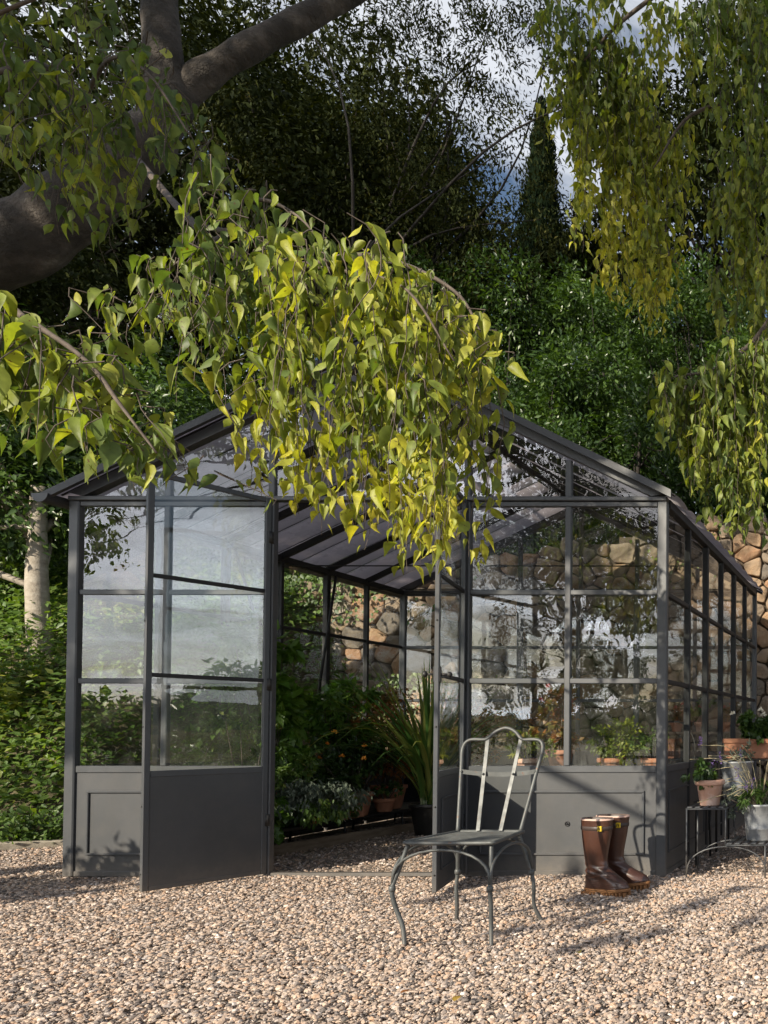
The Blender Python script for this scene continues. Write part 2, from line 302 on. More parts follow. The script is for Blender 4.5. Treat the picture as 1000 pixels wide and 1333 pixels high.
class MB:
    """collects boxes, tubes, prisms and lathes; build() links them as ONE mesh object"""
    def __init__(s): s.v = []; s.f = []; s.sm = []; s.n = 0
    def add(s, vs, fs, smooth=False):
        s.v.extend([tuple(map(float, p)) for p in vs])
        s.f.extend([tuple(i + s.n for i in f) for f in fs]); s.sm.extend([smooth] * len(fs)); s.n += len(vs)
        return s
    def box(s, a, b, c=.0):
        """chamfered box between corners a and b"""
        a = np.minimum(a, b) + 0.0, np.maximum(a, b) + 0.0
        lo, hi = a
        c = min(c, *(0.45 * (hi - lo)))
        if c <= 0:
            p = [(x, y, z) for x in (lo[0], hi[0]) for y in (lo[1], hi[1]) for z in (lo[2], hi[2])]
            return s.add(p, [(0, 1, 3, 2), (4, 6, 7, 5), (0, 4, 5, 1), (2, 3, 7, 6), (0, 2, 6, 4), (1, 5, 7, 3)])
        bm = bmesh.new(); bmesh.ops.create_cube(bm, size=1)
        for v in bm.verts: v.co = Vector([(lo[i] + hi[i]) / 2 + v.co[i] * (hi[i] - lo[i]) for i in range(3)])
        bmesh.ops.bevel(bm, geom=bm.edges[:], offset=c, segments=1, affect='EDGES')
        bm.verts.index_update()
        s.add([v.co[:] for v in bm.verts], [[v.index for v in f.verts] for f in bm.faces]); bm.free()
        return s
    def bar(s, p, q, w, d, up=(0, 0, 1), c=.0):
        """square bar from p to q; w across, d along 'up'"""
        p, q = Vector(p), Vector(q); ax = (q - p); L = ax.length; ax.normalize()
        side = ax.cross(Vector(up)); side = side.normalized() if side.length > 1e-5 else Vector((1, 0, 0)); u = side.cross(ax)
        t = MB(); t.box((0, -w / 2, -d / 2), (L, w / 2, d / 2), c)
        s.add([p + ax * x + side * y + u * z for x, y, z in t.v], t.f)
        return s
    def tube(s, pts, r, n=8, cap=True, smooth=True, tw=0):
        pts = [Vector(p) for p in pts]; m = len(pts)
        rs = r if hasattr(r, '__len__') else [r] * m
        vs = []; ref = None
        for i, p in enumerate(pts):
            d = (pts[min(i + 1, m - 1)] - pts[max(i - 1, 0)])
            d = d.normalized() if d.length > 1e-9 else Vector((0, 0, 1))
            if ref is None: ref = Vector((0, 0, 1)) if abs(d.z) < .9 else Vector((1, 0, 0))
            a = ref - d * ref.dot(d); a.normalize(); b = d.cross(a); ref = a
            for k in range(n):
                t = 2 * math.pi * k / n + tw
                vs.append(p + (a * math.cos(t) + b * math.sin(t)) * rs[i])
        fs = [(i * n + k, i * n + (k + 1) % n, (i + 1) * n + (k + 1) % n, (i + 1) * n + k) for i in range(m - 1) for k in range(n)]
        if cap: fs += [tuple(range(n))[::-1], tuple((m - 1) * n + k for k in range(n))]
        return s.add(vs, fs, smooth)
    def lathe(s, prof, c=(0, 0, 0), n=28, wob=0, seed=0):
        rnd = random.Random(seed); vs = []; m = len(prof)
        for r, z in prof:
            for k in range(n):
                t = 2 * math.pi * k / n; q = 1 + rnd.uniform(-wob, wob)
                vs.append((c[0] + r * q * math.cos(t), c[1] + r * q * math.sin(t), c[2] + z))
        fs = [(i * n + k, i * n + (k + 1) % n, (i + 1) * n + (k + 1) % n, (i + 1) * n + k) for i in range(m - 1) for k in range(n)]
        return s.add(vs, fs, True)
    def prism(s, poly, d0, d1, axis=1):
        """polygon in the plane across 'axis', extruded from d0 to d1"""
        n = len(poly)
        def P(p, d):
            return (d, p[0], p[1]) if axis == 0 else (p[0], d, p[1]) if axis == 1 else (p[0], p[1], d)
        vs = [P(p, d0) for p in poly] + [P(p, d1) for p in poly]
        return s.add(vs, [tuple(range(n)), tuple(range(2 * n - 1, n - 1, -1))] + [(i, i + n, (i + 1) % n + n, (i + 1) % n) for i in range(n)])
    def mesh(s, name, mat):
        me = bpy.data.meshes.new(name); me.from_pydata(s.v, [], s.f); me.update()
        me.polygons.foreach_set('use_smooth', s.sm); me.materials.append(mat)
        bm = bmesh.new(); bm.from_mesh(me); bmesh.ops.recalc_face_normals(bm, faces=bm.faces); bm.to_mesh(me); bm.free()
        return me
    def build(s, name, mat, parent=None, loc=None, rot=None):
        return link(name, s.mesh(name, mat), parent, loc, rot)
def smooth_path(pts, k=6):
    """Catmull-Rom through the points"""
    P = [np.array(p, float) for p in pts]; P = [2 * P[0] - P[1]] + P + [2 * P[-1] - P[-2]]
    out = []
    for i in range(1, len(P) - 2):
        for j in range(k):
            t = j / k; a, b, c, d = P[i - 1:i + 3]
            out.append(.5 * ((2 * b) + (-a + c) * t + (2 * a - 5 * b + 4 * c - d) * t * t + (-a + 3 * b - 3 * c + d) * t ** 3))
    out.append(P[-2]); return out
def copy_tree(o, parent=None):
    c = o.copy(); C.objects.link(c)
    if parent: c.parent = parent
    for ch in list(o.children): copy_tree(ch, c)
    return c

# leaf templates: (along, across, normal) vertices and triangles
def _blade():
    st = [(0, 0), (.10, .27), (.27, .46), (.47, .49), (.68, .33), (.87, .13), (1.10, 0)]
    V = []; F = []
    for i, (a, w) in enumerate(st):
        V.append((a, 0, -.16 * a * a))
        if w: V += [(a - .015, w, -.16 * a * a + .11 * w * 2 * .55), (a - .015, -w, -.16 * a * a + .11 * w * 2 * .55)]
    F += [(0, 2, 1), (0, 1, 3)]
    for i in range(4):
        k = 1 + i * 3; q = k + 3
        F += [(k, k + 1, q + 1), (k, q + 1, q), (k, q, q + 2), (k, q + 2, k + 2)]
    F += [(13, 14, 16), (13, 16, 15)]
    return np.array(V, float), np.array(F)
T_HACK = _blade()
def _curl(tm, a, b, tw):
    v = tm[0].copy(); v[:, 2] += a * v[:, 0] ** 2 + b * np.abs(v[:, 1]); v[:, 2] += tw * v[:, 1] * v[:, 0]; v[:, 1] *= 1 - .25 * abs(b); return (v, tm[1])
T_HACKS = [T_HACK, _curl(T_HACK, -.28, .25, .3), _curl(T_HACK, .22, -.2, -.5), _curl(T_HACK, -.45, .5, 0), _curl(T_HACK, 0, .45, .6)]
T_OVAL = (np.array([(0, 0, 0), (.5, 0, -.04), (1, 0, -.12), (.42, .5, .06), (.42, -.5, .06)], float), np.array([(0, 3, 1), (1, 3, 2), (0, 1, 4), (1, 2, 4)]))
T_DIAM = (np.array([(0, 0, 0), (.45, .5, .03), (1, 0, -.05), (.45, -.5, .03)], float), np.array([(0, 1, 2), (0, 2, 3)]).reshape(2, 3)[:, ::-1])
def leaf_arrays(P, D, Nn, L, Wd, T, tint):
    """vertices, triangles, tints for many leaves (arrays, vectorised)"""
    P = np.asarray(P, float); D = np.asarray(D, float); Nn = np.asarray(Nn, float)
    D = D / (np.linalg.norm(D, axis=1, keepdims=True) + 1e-9)
    B = np.cross(Nn, D); B /= (np.linalg.norm(B, axis=1, keepdims=True) + 1e-9)
    Nn = np.cross(D, B)
    tv, tf = T; n = len(P); k = len(tv)
    L = np.broadcast_to(L, (n,))[:, None, None]; Wd = np.broadcast_to(Wd, (n,))[:, None, None]
    V = P[:, None, :] + D[:, None, :] * tv[None, :, 0:1] * L + B[:, None, :] * tv[None, :, 1:2] * Wd + Nn[:, None, :] * tv[None, :, 2:3] * L
    F = tf[None] + (np.arange(n) * k)[:, None, None]
    return V.reshape(-1, 3), F.reshape(-1, 3), np.repeat(np.broadcast_to(tint, (n,)), k)
def leaves(name, P, D, Nn, L, Wd, T, tint, mat, parent=None, kind=None):
    V, F, t = leaf_arrays(P, D, Nn, L, Wd, T, tint)
    o = link(name, npmesh(name, V, F, mat, t), parent)
    if kind: o['kind'] = kind
    return o
def unit(v): return v / (np.linalg.norm(v, axis=-1, keepdims=True) + 1e-9)

# ------------------------------------------------------------------ the setting
rng = np.random.default_rng(11)
def vnoise(x, y, s, seed):
    """smooth value noise"""
    r = np.random.default_rng(seed).random((64, 64))
    u = np.asarray(x) / s; v = np.asarray(y) / s
    i = np.floor(u).astype(int); j = np.floor(v).astype(int); a = u - i; b = v - j
    a = a * a * (3 - 2 * a); b = b * b * (3 - 2 * b)
    g = lambda p, q: r[p % 64, q % 64]
    return (g(i, j) * (1 - a) + g(i + 1, j) * a) * (1 - b) + (g(i, j + 1) * (1 - a) + g(i + 1, j + 1) * a) * b
def sheet(name, xs, ys, hfun, mat):
    X, Y = np.meshgrid(xs, ys); Z = hfun(X, Y)
    V = np.stack([X.ravel(), Y.ravel(), Z.ravel()], 1); nx = len(xs)
    i, j = np.meshgrid(np.arange(nx - 1), np.arange(len(ys) - 1)); a = (j * nx + i).ravel()
    F = np.stack([a, a + 1, a + nx + 1, a + nx], 1)
    return tag(link(name, npmesh(name, V, F, mat, smooth=True)), kind='structure')
sheet('ground', np.concatenate([[-4000, -1200, -300, -80], np.linspace(-30, 34, 9), [80, 300, 1200, 4000]]), np.concatenate([[-4000, -1500, -500, -150, -60], np.linspace(-30, 40, 8), [150, 600, 4000]]),
      lambda X, Y: np.where(Y < -14, -.06 - (-14 - np.maximum(Y, -60)) * .09, -.06), M['country'])
def gz(x, y): return (vnoise(x, y, 1.1, 3) - .5) * .022 + (vnoise(x, y, .33, 4) - .5) * .008
sheet('gravel_yard', np.linspace(-3.2, 9, 120), np.linspace(-13, 4.4, 150), lambda X, Y: gz(X, Y) - .014, M['gravel_bed'])
# hills beyond the valley behind the camera and far behind the garden
def hillring():
    a = np.linspace(0, 2 * np.pi, 181); V = []; F = []
    for i, t in enumerate(a):
        h = 46 + 38 * math.sin(t * 3 + 1) + 20 * math.sin(t * 7 + 2) + 9 * math.sin(t * 17)
        for r, z in ((900, -60), (1150, h * .55), (1400, max(20, h)), (1900, -60)):
            V.append((r * math.sin(t), r * math.cos(t), z))
    for i in range(180):
        for k in range(3): F.append((i * 4 + k, i * 4 + k + 1, i * 4 + k + 5, i * 4 + k + 4))
    return V, F
V, F = hillring(); tag(link('hills', npmesh('hills', V, F, M['hills'], smooth=True)), kind='structure')
# the planted bank on the left, and the terrace held up by the wall
def bank_h(x, y):
    x = np.asarray(x, float); y = np.asarray(y, float)
    foot = np.interp(x, [-12, -4, -1.75, -1.2, -.3], [.2, .7, 1.4, 3.0, 4.4])
    t = np.clip((y - foot) / 3.4, 0, 1)
    h = 2.55 * (1 - (1 - t) ** 1.9)
    e = np.clip((-.35 - x) / .9, 0, 1)
    return h * e * e * (3 - 2 * e) + (vnoise(x, y, .6, 8) - .5) * .12 * np.clip(t * 4, 0, 1) - .03 + np.clip((y - 4.2), 0, 2) * .35
sheet('bank', np.linspace(-12, -.3, 60), np.linspace(0, 6.0, 40), bank_h, M['earth'])
def terr(x, y): return np.interp(x, [-14, -4, -2, 3.2, 12], [3.0, 2.6, 2.62, 3.42, 3.7]) + (np.asarray(y) - 4.5) * .10 + (vnoise(x, y, 1.2, 5) - .5) * .15
sheet('terrace', np.linspace(-22, 18, 60), np.linspace(4.55, 30, 40), terr, M['earth'])
k = MB()
for i in range(14):
    x0 = -6.1 + i * .36; y = float(np.interp(x0, [-12, -4, -1.75, -.9], [.2, .7, 1.22, 2.1])) - .12
    y1 = float(np.interp(x0 + .33, [-12, -4, -1.75, -.9], [.2, .7, 1.22, 2.1])) - .12
    k.bar((x0, y, .02), (x0 + .34, y1, .0), .07, .07, c=.012)
tag(k.build('kerb', M['kerb']), kind='structure')

# pebbles: every stone is geometry, instanced by geometry nodes on scattered points
def pebble_points():
    pts = []
    def area(x0, x1, y0, y1, dens):
        n = int((x1 - x0) * (y1 - y0) * dens)
        pts.append(np.stack([rng.uniform(x0, x1, n), rng.uniform(y0, y1, n)], 1))
    area(1.9, 6.0, -3.0, -1.6, 9800)
    area(1.1, 1.9, -2.4, -1.6, 7000)
    area(.3, 6.0, -1.6, .1, 7600)
    area(-2.8, .3, -1.6, 1.7, 3400)
    area(.3, 3.6, .1, 3.3, 1900)
    area(3.6, 6.0, .1, 3.9, 1900)
    p = np.concatenate(pts)
    return np.column_stack([p, gz(p[:, 0], p[:, 1]) - .004 + rng.uniform(0, .007, len(p))])
pp = pebble_points()
me = bpy.data.meshes.new('gravel_stones'); me.vertices.add(len(pp)); me.vertices.foreach_set('co', pp.astype(np.float32).ravel()); me.update()
gs = tag(link('gravel_stones', me), kind='stuff')
gs['label'] = 'rounded beige and grey pebbles covering the yard'
g = bpy.data.node_groups.new('pebbles', 'GeometryNodeTree')
g.interface.new_socket('Geometry', in_out='INPUT', socket_type='NodeSocketGeometry'); g.interface.new_socket('Geometry', in_out='OUTPUT', socket_type='NodeSocketGeometry')
gi = N(g, 'NodeGroupInput'); go = N(g, 'NodeGroupOutput')
gti = N(g, 'GeometryNodeGeometryToInstance')
for i in range(9):
    ic = N(g, 'GeometryNodeMeshIcoSphere'); ic.inputs['Radius'].default_value = .5; ic.inputs['Subdivisions'].default_value = 2 if i < 5 else 1
    ps = N(g, 'GeometryNodeInputPosition'); no = N(g, 'ShaderNodeTexNoise', noise_dimensions='4D'); no.inputs['W'].default_value = i * 7.3; no.inputs['Scale'].default_value = 1.6; no.inputs['Detail'].default_value = 2
    g.links.new(ps.outputs[0], no.inputs['Vector'])
    sb = N(g, 'ShaderNodeVectorMath', operation='SUBTRACT'); sb.inputs[1].default_value = (.5, .5, .5); g.links.new(no.outputs['Color'], sb.inputs[0])
    sc = N(g, 'ShaderNodeVectorMath', operation='SCALE'); sc.inputs['Scale'].default_value = .85; g.links.new(sb.outputs[0], sc.inputs[0])
    sp = N(g, 'GeometryNodeSetPosition'); g.links.new(ic.outputs['Mesh'], sp.inputs['Geometry']); g.links.new(sc.outputs[0], sp.inputs['Offset'])
    tf = N(g, 'GeometryNodeTransform'); tf.inputs['Scale'].default_value = ((1, .72, .50), (1, .85, .42), (1, .6, .55), (1, .9, .6), (1.1, .62, .36), (.9, .8, .7), (1.2, .7, .45), (1, .7, .6), (.8, .8, .5))[i]
    g.links.new(sp.outputs[0], tf.inputs['Geometry'])
    g.links.new(tf.outputs[0], gti.inputs[0])
mt = N(g, 'GeometryNodeSetMaterial'); mt.inputs['Material'].default_value = M['pebble']
ip = N(g, 'GeometryNodeInstanceOnPoints'); ip.inputs['Pick Instance'].default_value = True
rr_ = N(g, 'FunctionNodeRandomValue', data_type='FLOAT_VECTOR'); rr_.inputs[0].default_value = (-.38, -.38, 0); rr_.inputs[1].default_value = (.38, .38, 6.28)
rs = N(g, 'FunctionNodeRandomValue', data_type='FLOAT'); rs.inputs[2].default_value = 0; rs.inputs[3].default_value = 1; rs.inputs['Seed'].default_value = 5
pw = N(g, 'ShaderNodeMath', operation='POWER'); pw.inputs[1].default_value = 2.8
ma = N(g, 'ShaderNodeMath', operation='MULTIPLY_ADD'); ma.inputs[1].default_value = .021; ma.inputs[2].default_value = .0066
ri = N(g, 'FunctionNodeRandomValue', data_type='INT'); ri.inputs[4].default_value = 0; ri.inputs[5].default_value = 8; ri.inputs['Seed'].default_value = 9
g.links.new(gi.outputs[0], ip.inputs['Points']); g.links.new(gti.outputs[0], mt.inputs['Geometry']); g.links.new(mt.outputs[0], ip.inputs['Instance'])
g.links.new(rr_.outputs[0], ip.inputs['Rotation']); g.links.new(rs.outputs[1], pw.inputs[0]); g.links.new(pw.outputs[0], ma.inputs[0]); g.links.new(ma.outputs[0], ip.inputs['Scale']); g.links.new(ri.outputs[2], ip.inputs['Instance Index'])
g.links.new(ip.outputs[0], go.inputs[0])
gs.modifiers.new('pebbles', 'NODES').node_group = g

# ------------------------------------------------------------------ dry stone retaining wall
WY = 4.2
def wall_top(x): return float(np.interp(x, [-5, -2, 0, 3.2, 8], [2.5, 2.68, 2.95, 3.50, 3.75]))
def clip(poly, a, b, c):
    """keep the side a*x + b*y <= c"""
    out = []
    for i in range(len(poly)):
        p, q = poly[i], poly[(i + 1) % len(poly)]
        dp, dq = a * p[0] + b * p[1] - c, a * q[0] + b * q[1] - c
        if dp <= 0: out.append(p)
        if dp * dq < 0:
            t = dp / (dp - dq); out.append((p[0] + (q[0] - p[0]) * t, p[1] + (q[1] - p[1]) * t))
    return out
def stone_cells(x0, x1, z0, z1, step, seed):
    rnd = random.Random(seed); pts = []
    for _ in range(9000):
        x, z = rnd.uniform(x0, x1), rnd.uniform(z0, z1)
        big = .55 + .85 * rnd.random() ** 2.0
        rad = step * big
        if all(((x - p[0]) / 1.3) ** 2 + (z - p[1]) ** 2 > ((rad + p[2]) * .5) ** 2 for p in pts): pts.append((x, z, rad))
    A = np.array(pts); cells = []
    for i, (x, z, r) in enumerate(pts):
        d = (A[:, 0] - x) ** 2 + (A[:, 1] - z) ** 2
        poly = [(x - .6, z - .5), (x + .6, z - .5), (x + .6, z + .5), (x - .6, z + .5)]
        for j in np.argsort(d)[1:16]:
            q = A[j]; nx, nz_ = q[0] - x, q[1] - z; L2 = nx * nx + nz_ * nz_
            # power diagram: big stones keep more room
            cc = (q[0] ** 2 + q[1] ** 2 - x * x - z * z - (q[2] ** 2 - r ** 2) * .6) / 2
            poly = clip(poly, nx, nz_, cc)
            if len(poly) < 3: break
        if len(poly) >= 3: cells.append(((x, z, r), poly))
    return cells
def stone_mesh(poly, rnd, far=False):
    """a rough faced block: outline rounded and roughened, face domed towards -Y"""
    cx = sum(p[0] for p in poly) / len(poly); cz = sum(p[1] for p in poly) / len(poly)
    pts = []
    n = len(poly)
    for i in range(n):
        p, q = poly[i], poly[(i + 1) % n]; L = math.hypot(q[0] - p[0], q[1] - p[1])
        if L < .03: continue
        pts += [(p[0] + (q[0] - p[0]) * t, p[1] + (q[1] - p[1]) * t) for t in ((.16, .84) if L < .13 else (.12, .5, .88))]
    if len(pts) < 4: return None
    size = sum(math.hypot(p[0] - cx, p[1] - cz) for p in pts) / len(pts)
    ins = 1 - min(.3, rnd.uniform(.007, .013) / size)
    jit = [rnd.uniform(.90, 1.04) for _ in pts]
    P2 = [((p[0] - cx) * ins * j, (p[1] - cz) * ins * j) for p, j in zip(pts, jit)]
    d = size * rnd.uniform(.07, .20); tx, tz = rnd.uniform(-.2, .2), rnd.uniform(-.3, .12)
    V = [(x, .10, z) for x, z in P2]
    V += [(x, rnd.uniform(-.008, .008), z) for x, z in P2]
    V += [(x * (q := rnd.uniform(.86, .96)), -d * rnd.uniform(.5, .95) + x * tx + z * tz, z * q) for x, z in P2]
    V += [(x * (q := rnd.uniform(.40, .72)), -d * rnd.uniform(.7, 1.35) + x * tx + z * tz, z * q) for x, z in P2]
    V.append((0, -d * rnd.uniform(.9, 1.1), 0))
    m = len(P2); F = []
    for r_ in range(3):
        F += [(r_ * m + i, r_ * m + (i + 1) % m, (r_ + 1) * m + (i + 1) % m, (r_ + 1) * m + i) for i in range(m)]
    F += [(3 * m + i, 3 * m + (i + 1) % m, 4 * m) for i in range(m)]
    tri = []
    for f in F:
        f = f[::-1]
        tri += [f] if len(f) == 3 else [(f[0], f[1], f[2]), (f[0], f[2], f[3])]
    return (cx, cz), V, tri
wall = empty('stone_wall', 'high retaining wall of rough orange and tan stones behind the greenhouse', 'stone wall', (0, WY, 0))
core = MB()
for i in range(26):
    xa = -5 + i * .5; xb = xa + .5
    core.box((xa, .05, -.1), (xb, .50, min(wall_top(xa), wall_top(xb)) - .05))
core.build('wall_core', M['wall_core'], wall)
rnd = random.Random(5)
cells = [c for c in stone_cells(-4.8, 7.8, 0, 3.9, .185, 3) if c[0][1] < wall_top(c[0][0]) - .06]
def in_view(x, z): return -2.7 < x < 4.1 and z > .35
cells.sort(key=lambda c: (not in_view(c[0][0], c[0][1]), -c[0][2] * (1.3 if c[0][0] > 2.2 or (c[0][0] < 1.3 and c[0][1] > 1.4) else 1)))
SV, SF, ST, so = [], [], [], 0
nst = 0
for (x, z, r), poly in cells:
    s_ = stone_mesh(poly, rnd)
    if not s_: continue
    (cx, cz), V, F = s_
    tint = min(1, max(0, rnd.gauss(.52, .22)))
    if nst < 300:
        o = link('stone', npmesh('stone', V, F, M['stone'], [tint] * len(V), smooth=False), wall, (cx, rnd.uniform(-.02, .015), cz)); nst += 1
    else:
        SV += [(v[0] + cx, v[1], v[2] + cz) for v in V]; SF += [tuple(i + so for i in f) for f in F]; ST += [tint] * len(V); so += len(V)
o = link('small_stones', npmesh('small_stones', SV, SF, M['stone'], ST, smooth=False), wall); o['kind'] = 'stuff'

# ------------------------------------------------------------------ greenhouse
W, D, EH = 3.82, 3.32, 2.398
Z1, Z2, ZS = 1.813, 1.245, .681
SL = .487
RX = W / 2
FR = M['frame']; FD = M['frame_dark']
gh = empty('greenhouse', 'grey steel and glass greenhouse with a pitched roof and open double doors', 'greenhouse')
def bx(name, a, b, mat=FR, c=.004, parent=gh):
    m = MB().box(a, b, c); return m.build(name, mat, parent)
def pane(x0, x1, z0, z1, y, parent=gh, th=.005):
    o = MB().box((x0, y - th / 2, z0), (x1, y + th / 2, z1)).build('glass_pane', M['glass'], parent); return o
def rake(x, ofs=0): return EH + ofs + SL * min(x, W - x)
def end_wall(y, s, front):
    """a gable end at depth y; s = -1 the outside looks to -Y"""
    T = .042; y0, y1 = (y, y + T) if s < 0 else (y - T, y)
    mid = (y0 + y1) / 2
    ps = .064
    fx = [1.255, 2.515] if front else []
    # corner posts, jambs
    for x0, x1 in ((0, ps), (W - ps, W)): bx('post', (x0, y0 - .004 if s < 0 else y0, 0), (x1, y1 if s < 0 else y1 + .004, EH), FR, .006)
    if front:
        for x0, x1 in ((1.268, 1.306), (2.512, 2.558)): bx('post', (x0, y0 - .002, 0), (x1, y1, EH), FR, .005)
        bays = [(ps, 1.268), (2.558, W - ps)]
    else:
        for x0, x1 in ((1.255, 1.31), (2.505, 2.56)): bx('post', (x0, y0, 0), (x1, y1 + .002, EH), FR, .005)
        bays = [(ps, 1.255), (1.31, 2.505), (2.56, W - ps)]
    # head beam: two proud strips with a groove between them
    bx('head_beam', (0, y0 - .012 if s < 0 else y0 - .002, EH), (W, y1 + .002 if s < 0 else y1 + .012, EH + .028), FR, .004)
    bx('head_beam', (ps, y0 + .006, EH - .034), (W - ps, y1 - .006, EH - .004), FR, .004) if not front else [bx('head_beam', (a, y0 + .004, EH - .034), (b, y1 - .006, EH - .002), FR, .004) for a, b in bays]
    for a, b in bays:
        c = (a + b) / 2
        if front: c = .614 + .005 if a < 1 else 3.183
        g = .019
        bx('rail', (a, y0 + .006, ZS - .022), (b, y1 - .004, ZS + .022), FR)
        for z in (Z1, Z2): bx('rail', (a, y0 + .008, z - .017), (b, y1 - .006, z + .017), FR)
        bx('mullion', (c - g, y0 + .004, ZS + .022), (c + g, y1 - .004, EH - .034), FR)
        bx('base_rail', (a, y0 + .004, 0), (b, y1 - .004, .035), FR)
        for xa, xb in ((a, c - g), (c + g, b)):
            for za, zb in ((ZS + .022, Z2 - .017), (Z2 + .017, Z1 - .017), (Z1 + .017, EH - .034)): pane(xa, xb, za, zb, mid)
        # kick panel with a raised moulding
        p = bx('lower_panel', (a, y0 + .014, .035), (b, y0 + .030, ZS - .022), M['panel'], 0)
        moulding(p, a + .075, b - .075, .135, .545, y0 + .006 if s < 0 else y0 + .034)
        if front and a > 2:
            r_ = MB(); r_.tube([(3.19 + .014 * math.cos(t), y0 + .010, .333 + .014 * math.sin(t)) for t in np.linspace(0, 2 * math.pi, 13)], .003, 6, cap=False)
            r_.tube([(3.19, y0 + .014, .333), (3.19, y0 + .003, .333)], .006, 8)
            r_.build('tap_ring', FD, p)
    # gable
    for x in (.619, 1.283, 1.93, 2.535, 3.183):
        top = rake(x) - .045
        bx('gable_bar', (x - .02, y0 + .004, EH + .028), (x + .02, y1 - .004, top), FR)
    for (xa, xb) in ((0, RX), (W, RX)):
        za, zb = rake(xa), rake(xb)
        m = MB(); h = .062
        poly = [(xa, za), (xb, zb), (xb, zb + .014), (xa, za + .014 + .0)] 
        poly = [(xa, za + .028 - .0), (xb, zb - h + .028), (xb, zb + .028), (xa, za + .05)]
        poly[0] = (xa + (.10 if xa == 0 else -.10), EH + .029)
        m.prism(poly, y0 - (.010 if s < 0 else 0), y1 + (.010 if s > 0 else 0)); m.build('rake_rail', FR, gh)
    xs = [.10, .599, .639, 1.263, 1.303, 1.91, 1.95, 2.515, 2.555, 3.163, 3.203, W - .10]
    for i in range(0, 12, 2):
        xa, xb = xs[i], xs[i + 1]; lo = EH + .028
        poly = [(xa, lo), (xb, lo), (xb, max(lo + .002, rake(xb) - .034)), (xa, max(lo + .002, rake(xa) - .034))]
        if xa < RX < xb: poly = poly[:3] + [(RX, rake(RX) - .034)] + poly[3:]
        MB().prism(poly, mid - .0025, mid + .0025).build('glass_pane', M['glass'], gh)
def moulding(parent, x0, x1, z0, z1, y):
    m = MB(); w = .014
    m.box((x0, y - .005, z0), (x1, y + .008, z0 + w), .003); m.box((x0, y - .005, z1 - w), (x1, y + .008, z1), .003)
    m.box((x0, y - .005, z0 + w), (x0 + w, y + .008, z1 - w), .003); m.box((x1 - w, y - .005, z0 + w), (x1, y + .008, z1 - w), .003)
    m.build('moulding', M['frame'], parent)
end_wall(0, -1, True)
end_wall(D, 1, False)
bx('threshold', (1.307, .004, 0), (2.511, .05, .024), FR)
# the two long sides
def side_wall(x, s):
    T = .05; x0, x1 = (x, x + T) if s < 0 else (x - T, x); mid = (x0 + x1) / 2
    ys = [.05 + (D - .10) * k / 6 for k in range(7)]
    for k in range(1, 6):
        w = .022 if k % 2 == 0 else .014
        bx('post', (x0 + .002, ys[k] - w, .035), (x1 - .002, ys[k] + w, EH - .03), FD if s > 0 else FD, .003)
    bx('eave_beam', (x0 - (.006 if s < 0 else .002), .05, EH - .03), (x1 + (.006 if s > 0 else .002), D - .05, EH + .026), FD)
    for z, h in ((Z1, .014), (Z2, .014)): 
        for k in range(6): bx('rail', (x0 + .008, ys[k] + (0 if k == 0 else .022), z - h), (x1 - .008, ys[k + 1] - (0 if k == 5 else .022), z + h), FD, .002)
    for k in range(6):
        a, b = ys[k] + (0 if k == 0 else .022), ys[k + 1] - (0 if k == 5 else .022)
        bx('rail', (x0 + .004, a, ZS - .022), (x1 - .004, b, ZS + .022), FR, .002)
        bx('base_rail', (x0 + .004, a, 0), (x1 - .004, b, .035), FR, .002)
        p = bx('lower_panel', (x1 - .030 if s > 0 else x0 + .014, a, .035), (x1 - .014 if s > 0 else x0 + .030, b, ZS - .022), M['panel'], 0)
        if k % 2 == 0:
            m = MB(); xx = x1 - .016 if s > 0 else x0 + .004; bb = ys[min(k + 2, 6)] - .07
            aa = a + .05
            for q in (((aa, .135), (bb, .147)), ((aa, .533), (bb, .545)), ((aa, .147), (aa + .012, .533)), ((bb - .012, .147), (bb, .533))):
                m.box((xx, q[0][0], q[0][1]), (xx + .012, q[1][0], q[1][1]), .002)
            m.build('moulding', M['panel'], p)
        for za, zb in ((ZS + .022, Z2 - .014), (Z2 + .014, Z1 - .014), (Z1 + .014, EH - .03)):
            MB().box((mid - .0025, a - .008, za), (mid + .0025, b + .008, zb)).build('glass_pane', M['glass'], gh)
side_wall(0, -1); side_wall(W, 1)
# roof: rafters, ridge, panels with bowed glazing, gutters
RZ = rake(RX)
for k in range(7):
    y = .05 + (D - .10) * k / 6
    if k in (0, 6): continue
    for xa in (0, W):
        m = MB(); xs_ = .03 if xa == 0 else W - .03
        m.bar((xs_, y, rake(xs_) + .0), (RX + (-.004 if xa == 0 else .004), y, RZ), .034, .05, up=(0, 0, 1), c=.003); m.build('rafter', FD, gh)
for k in range(13):
    y = .0 + D * k / 12
    for sgn, xa in ((-1, 0), (1, W)):
        xs_ = xa + sgn * .05; zz = EH + .060 - SL * .05
        MB().bar((xs_, y, zz), (RX + sgn * .012, y, RZ + .056), .012, .016, c=.002).build('glazing_bar', FD, gh)
bx('ridge_beam', (RX - .02, -.06, RZ - .03), (RX + .02, D + .06, RZ + .045), FD)
MB().prism([(RX - .09, RZ + .045), (RX, RZ + .092), (RX + .09, RZ + .045), (RX + .085, RZ + .036), (RX, RZ + .080), (RX - .085, RZ + .036)], -.09, D + .09).build('ridge_cap', M['barge'], gh)
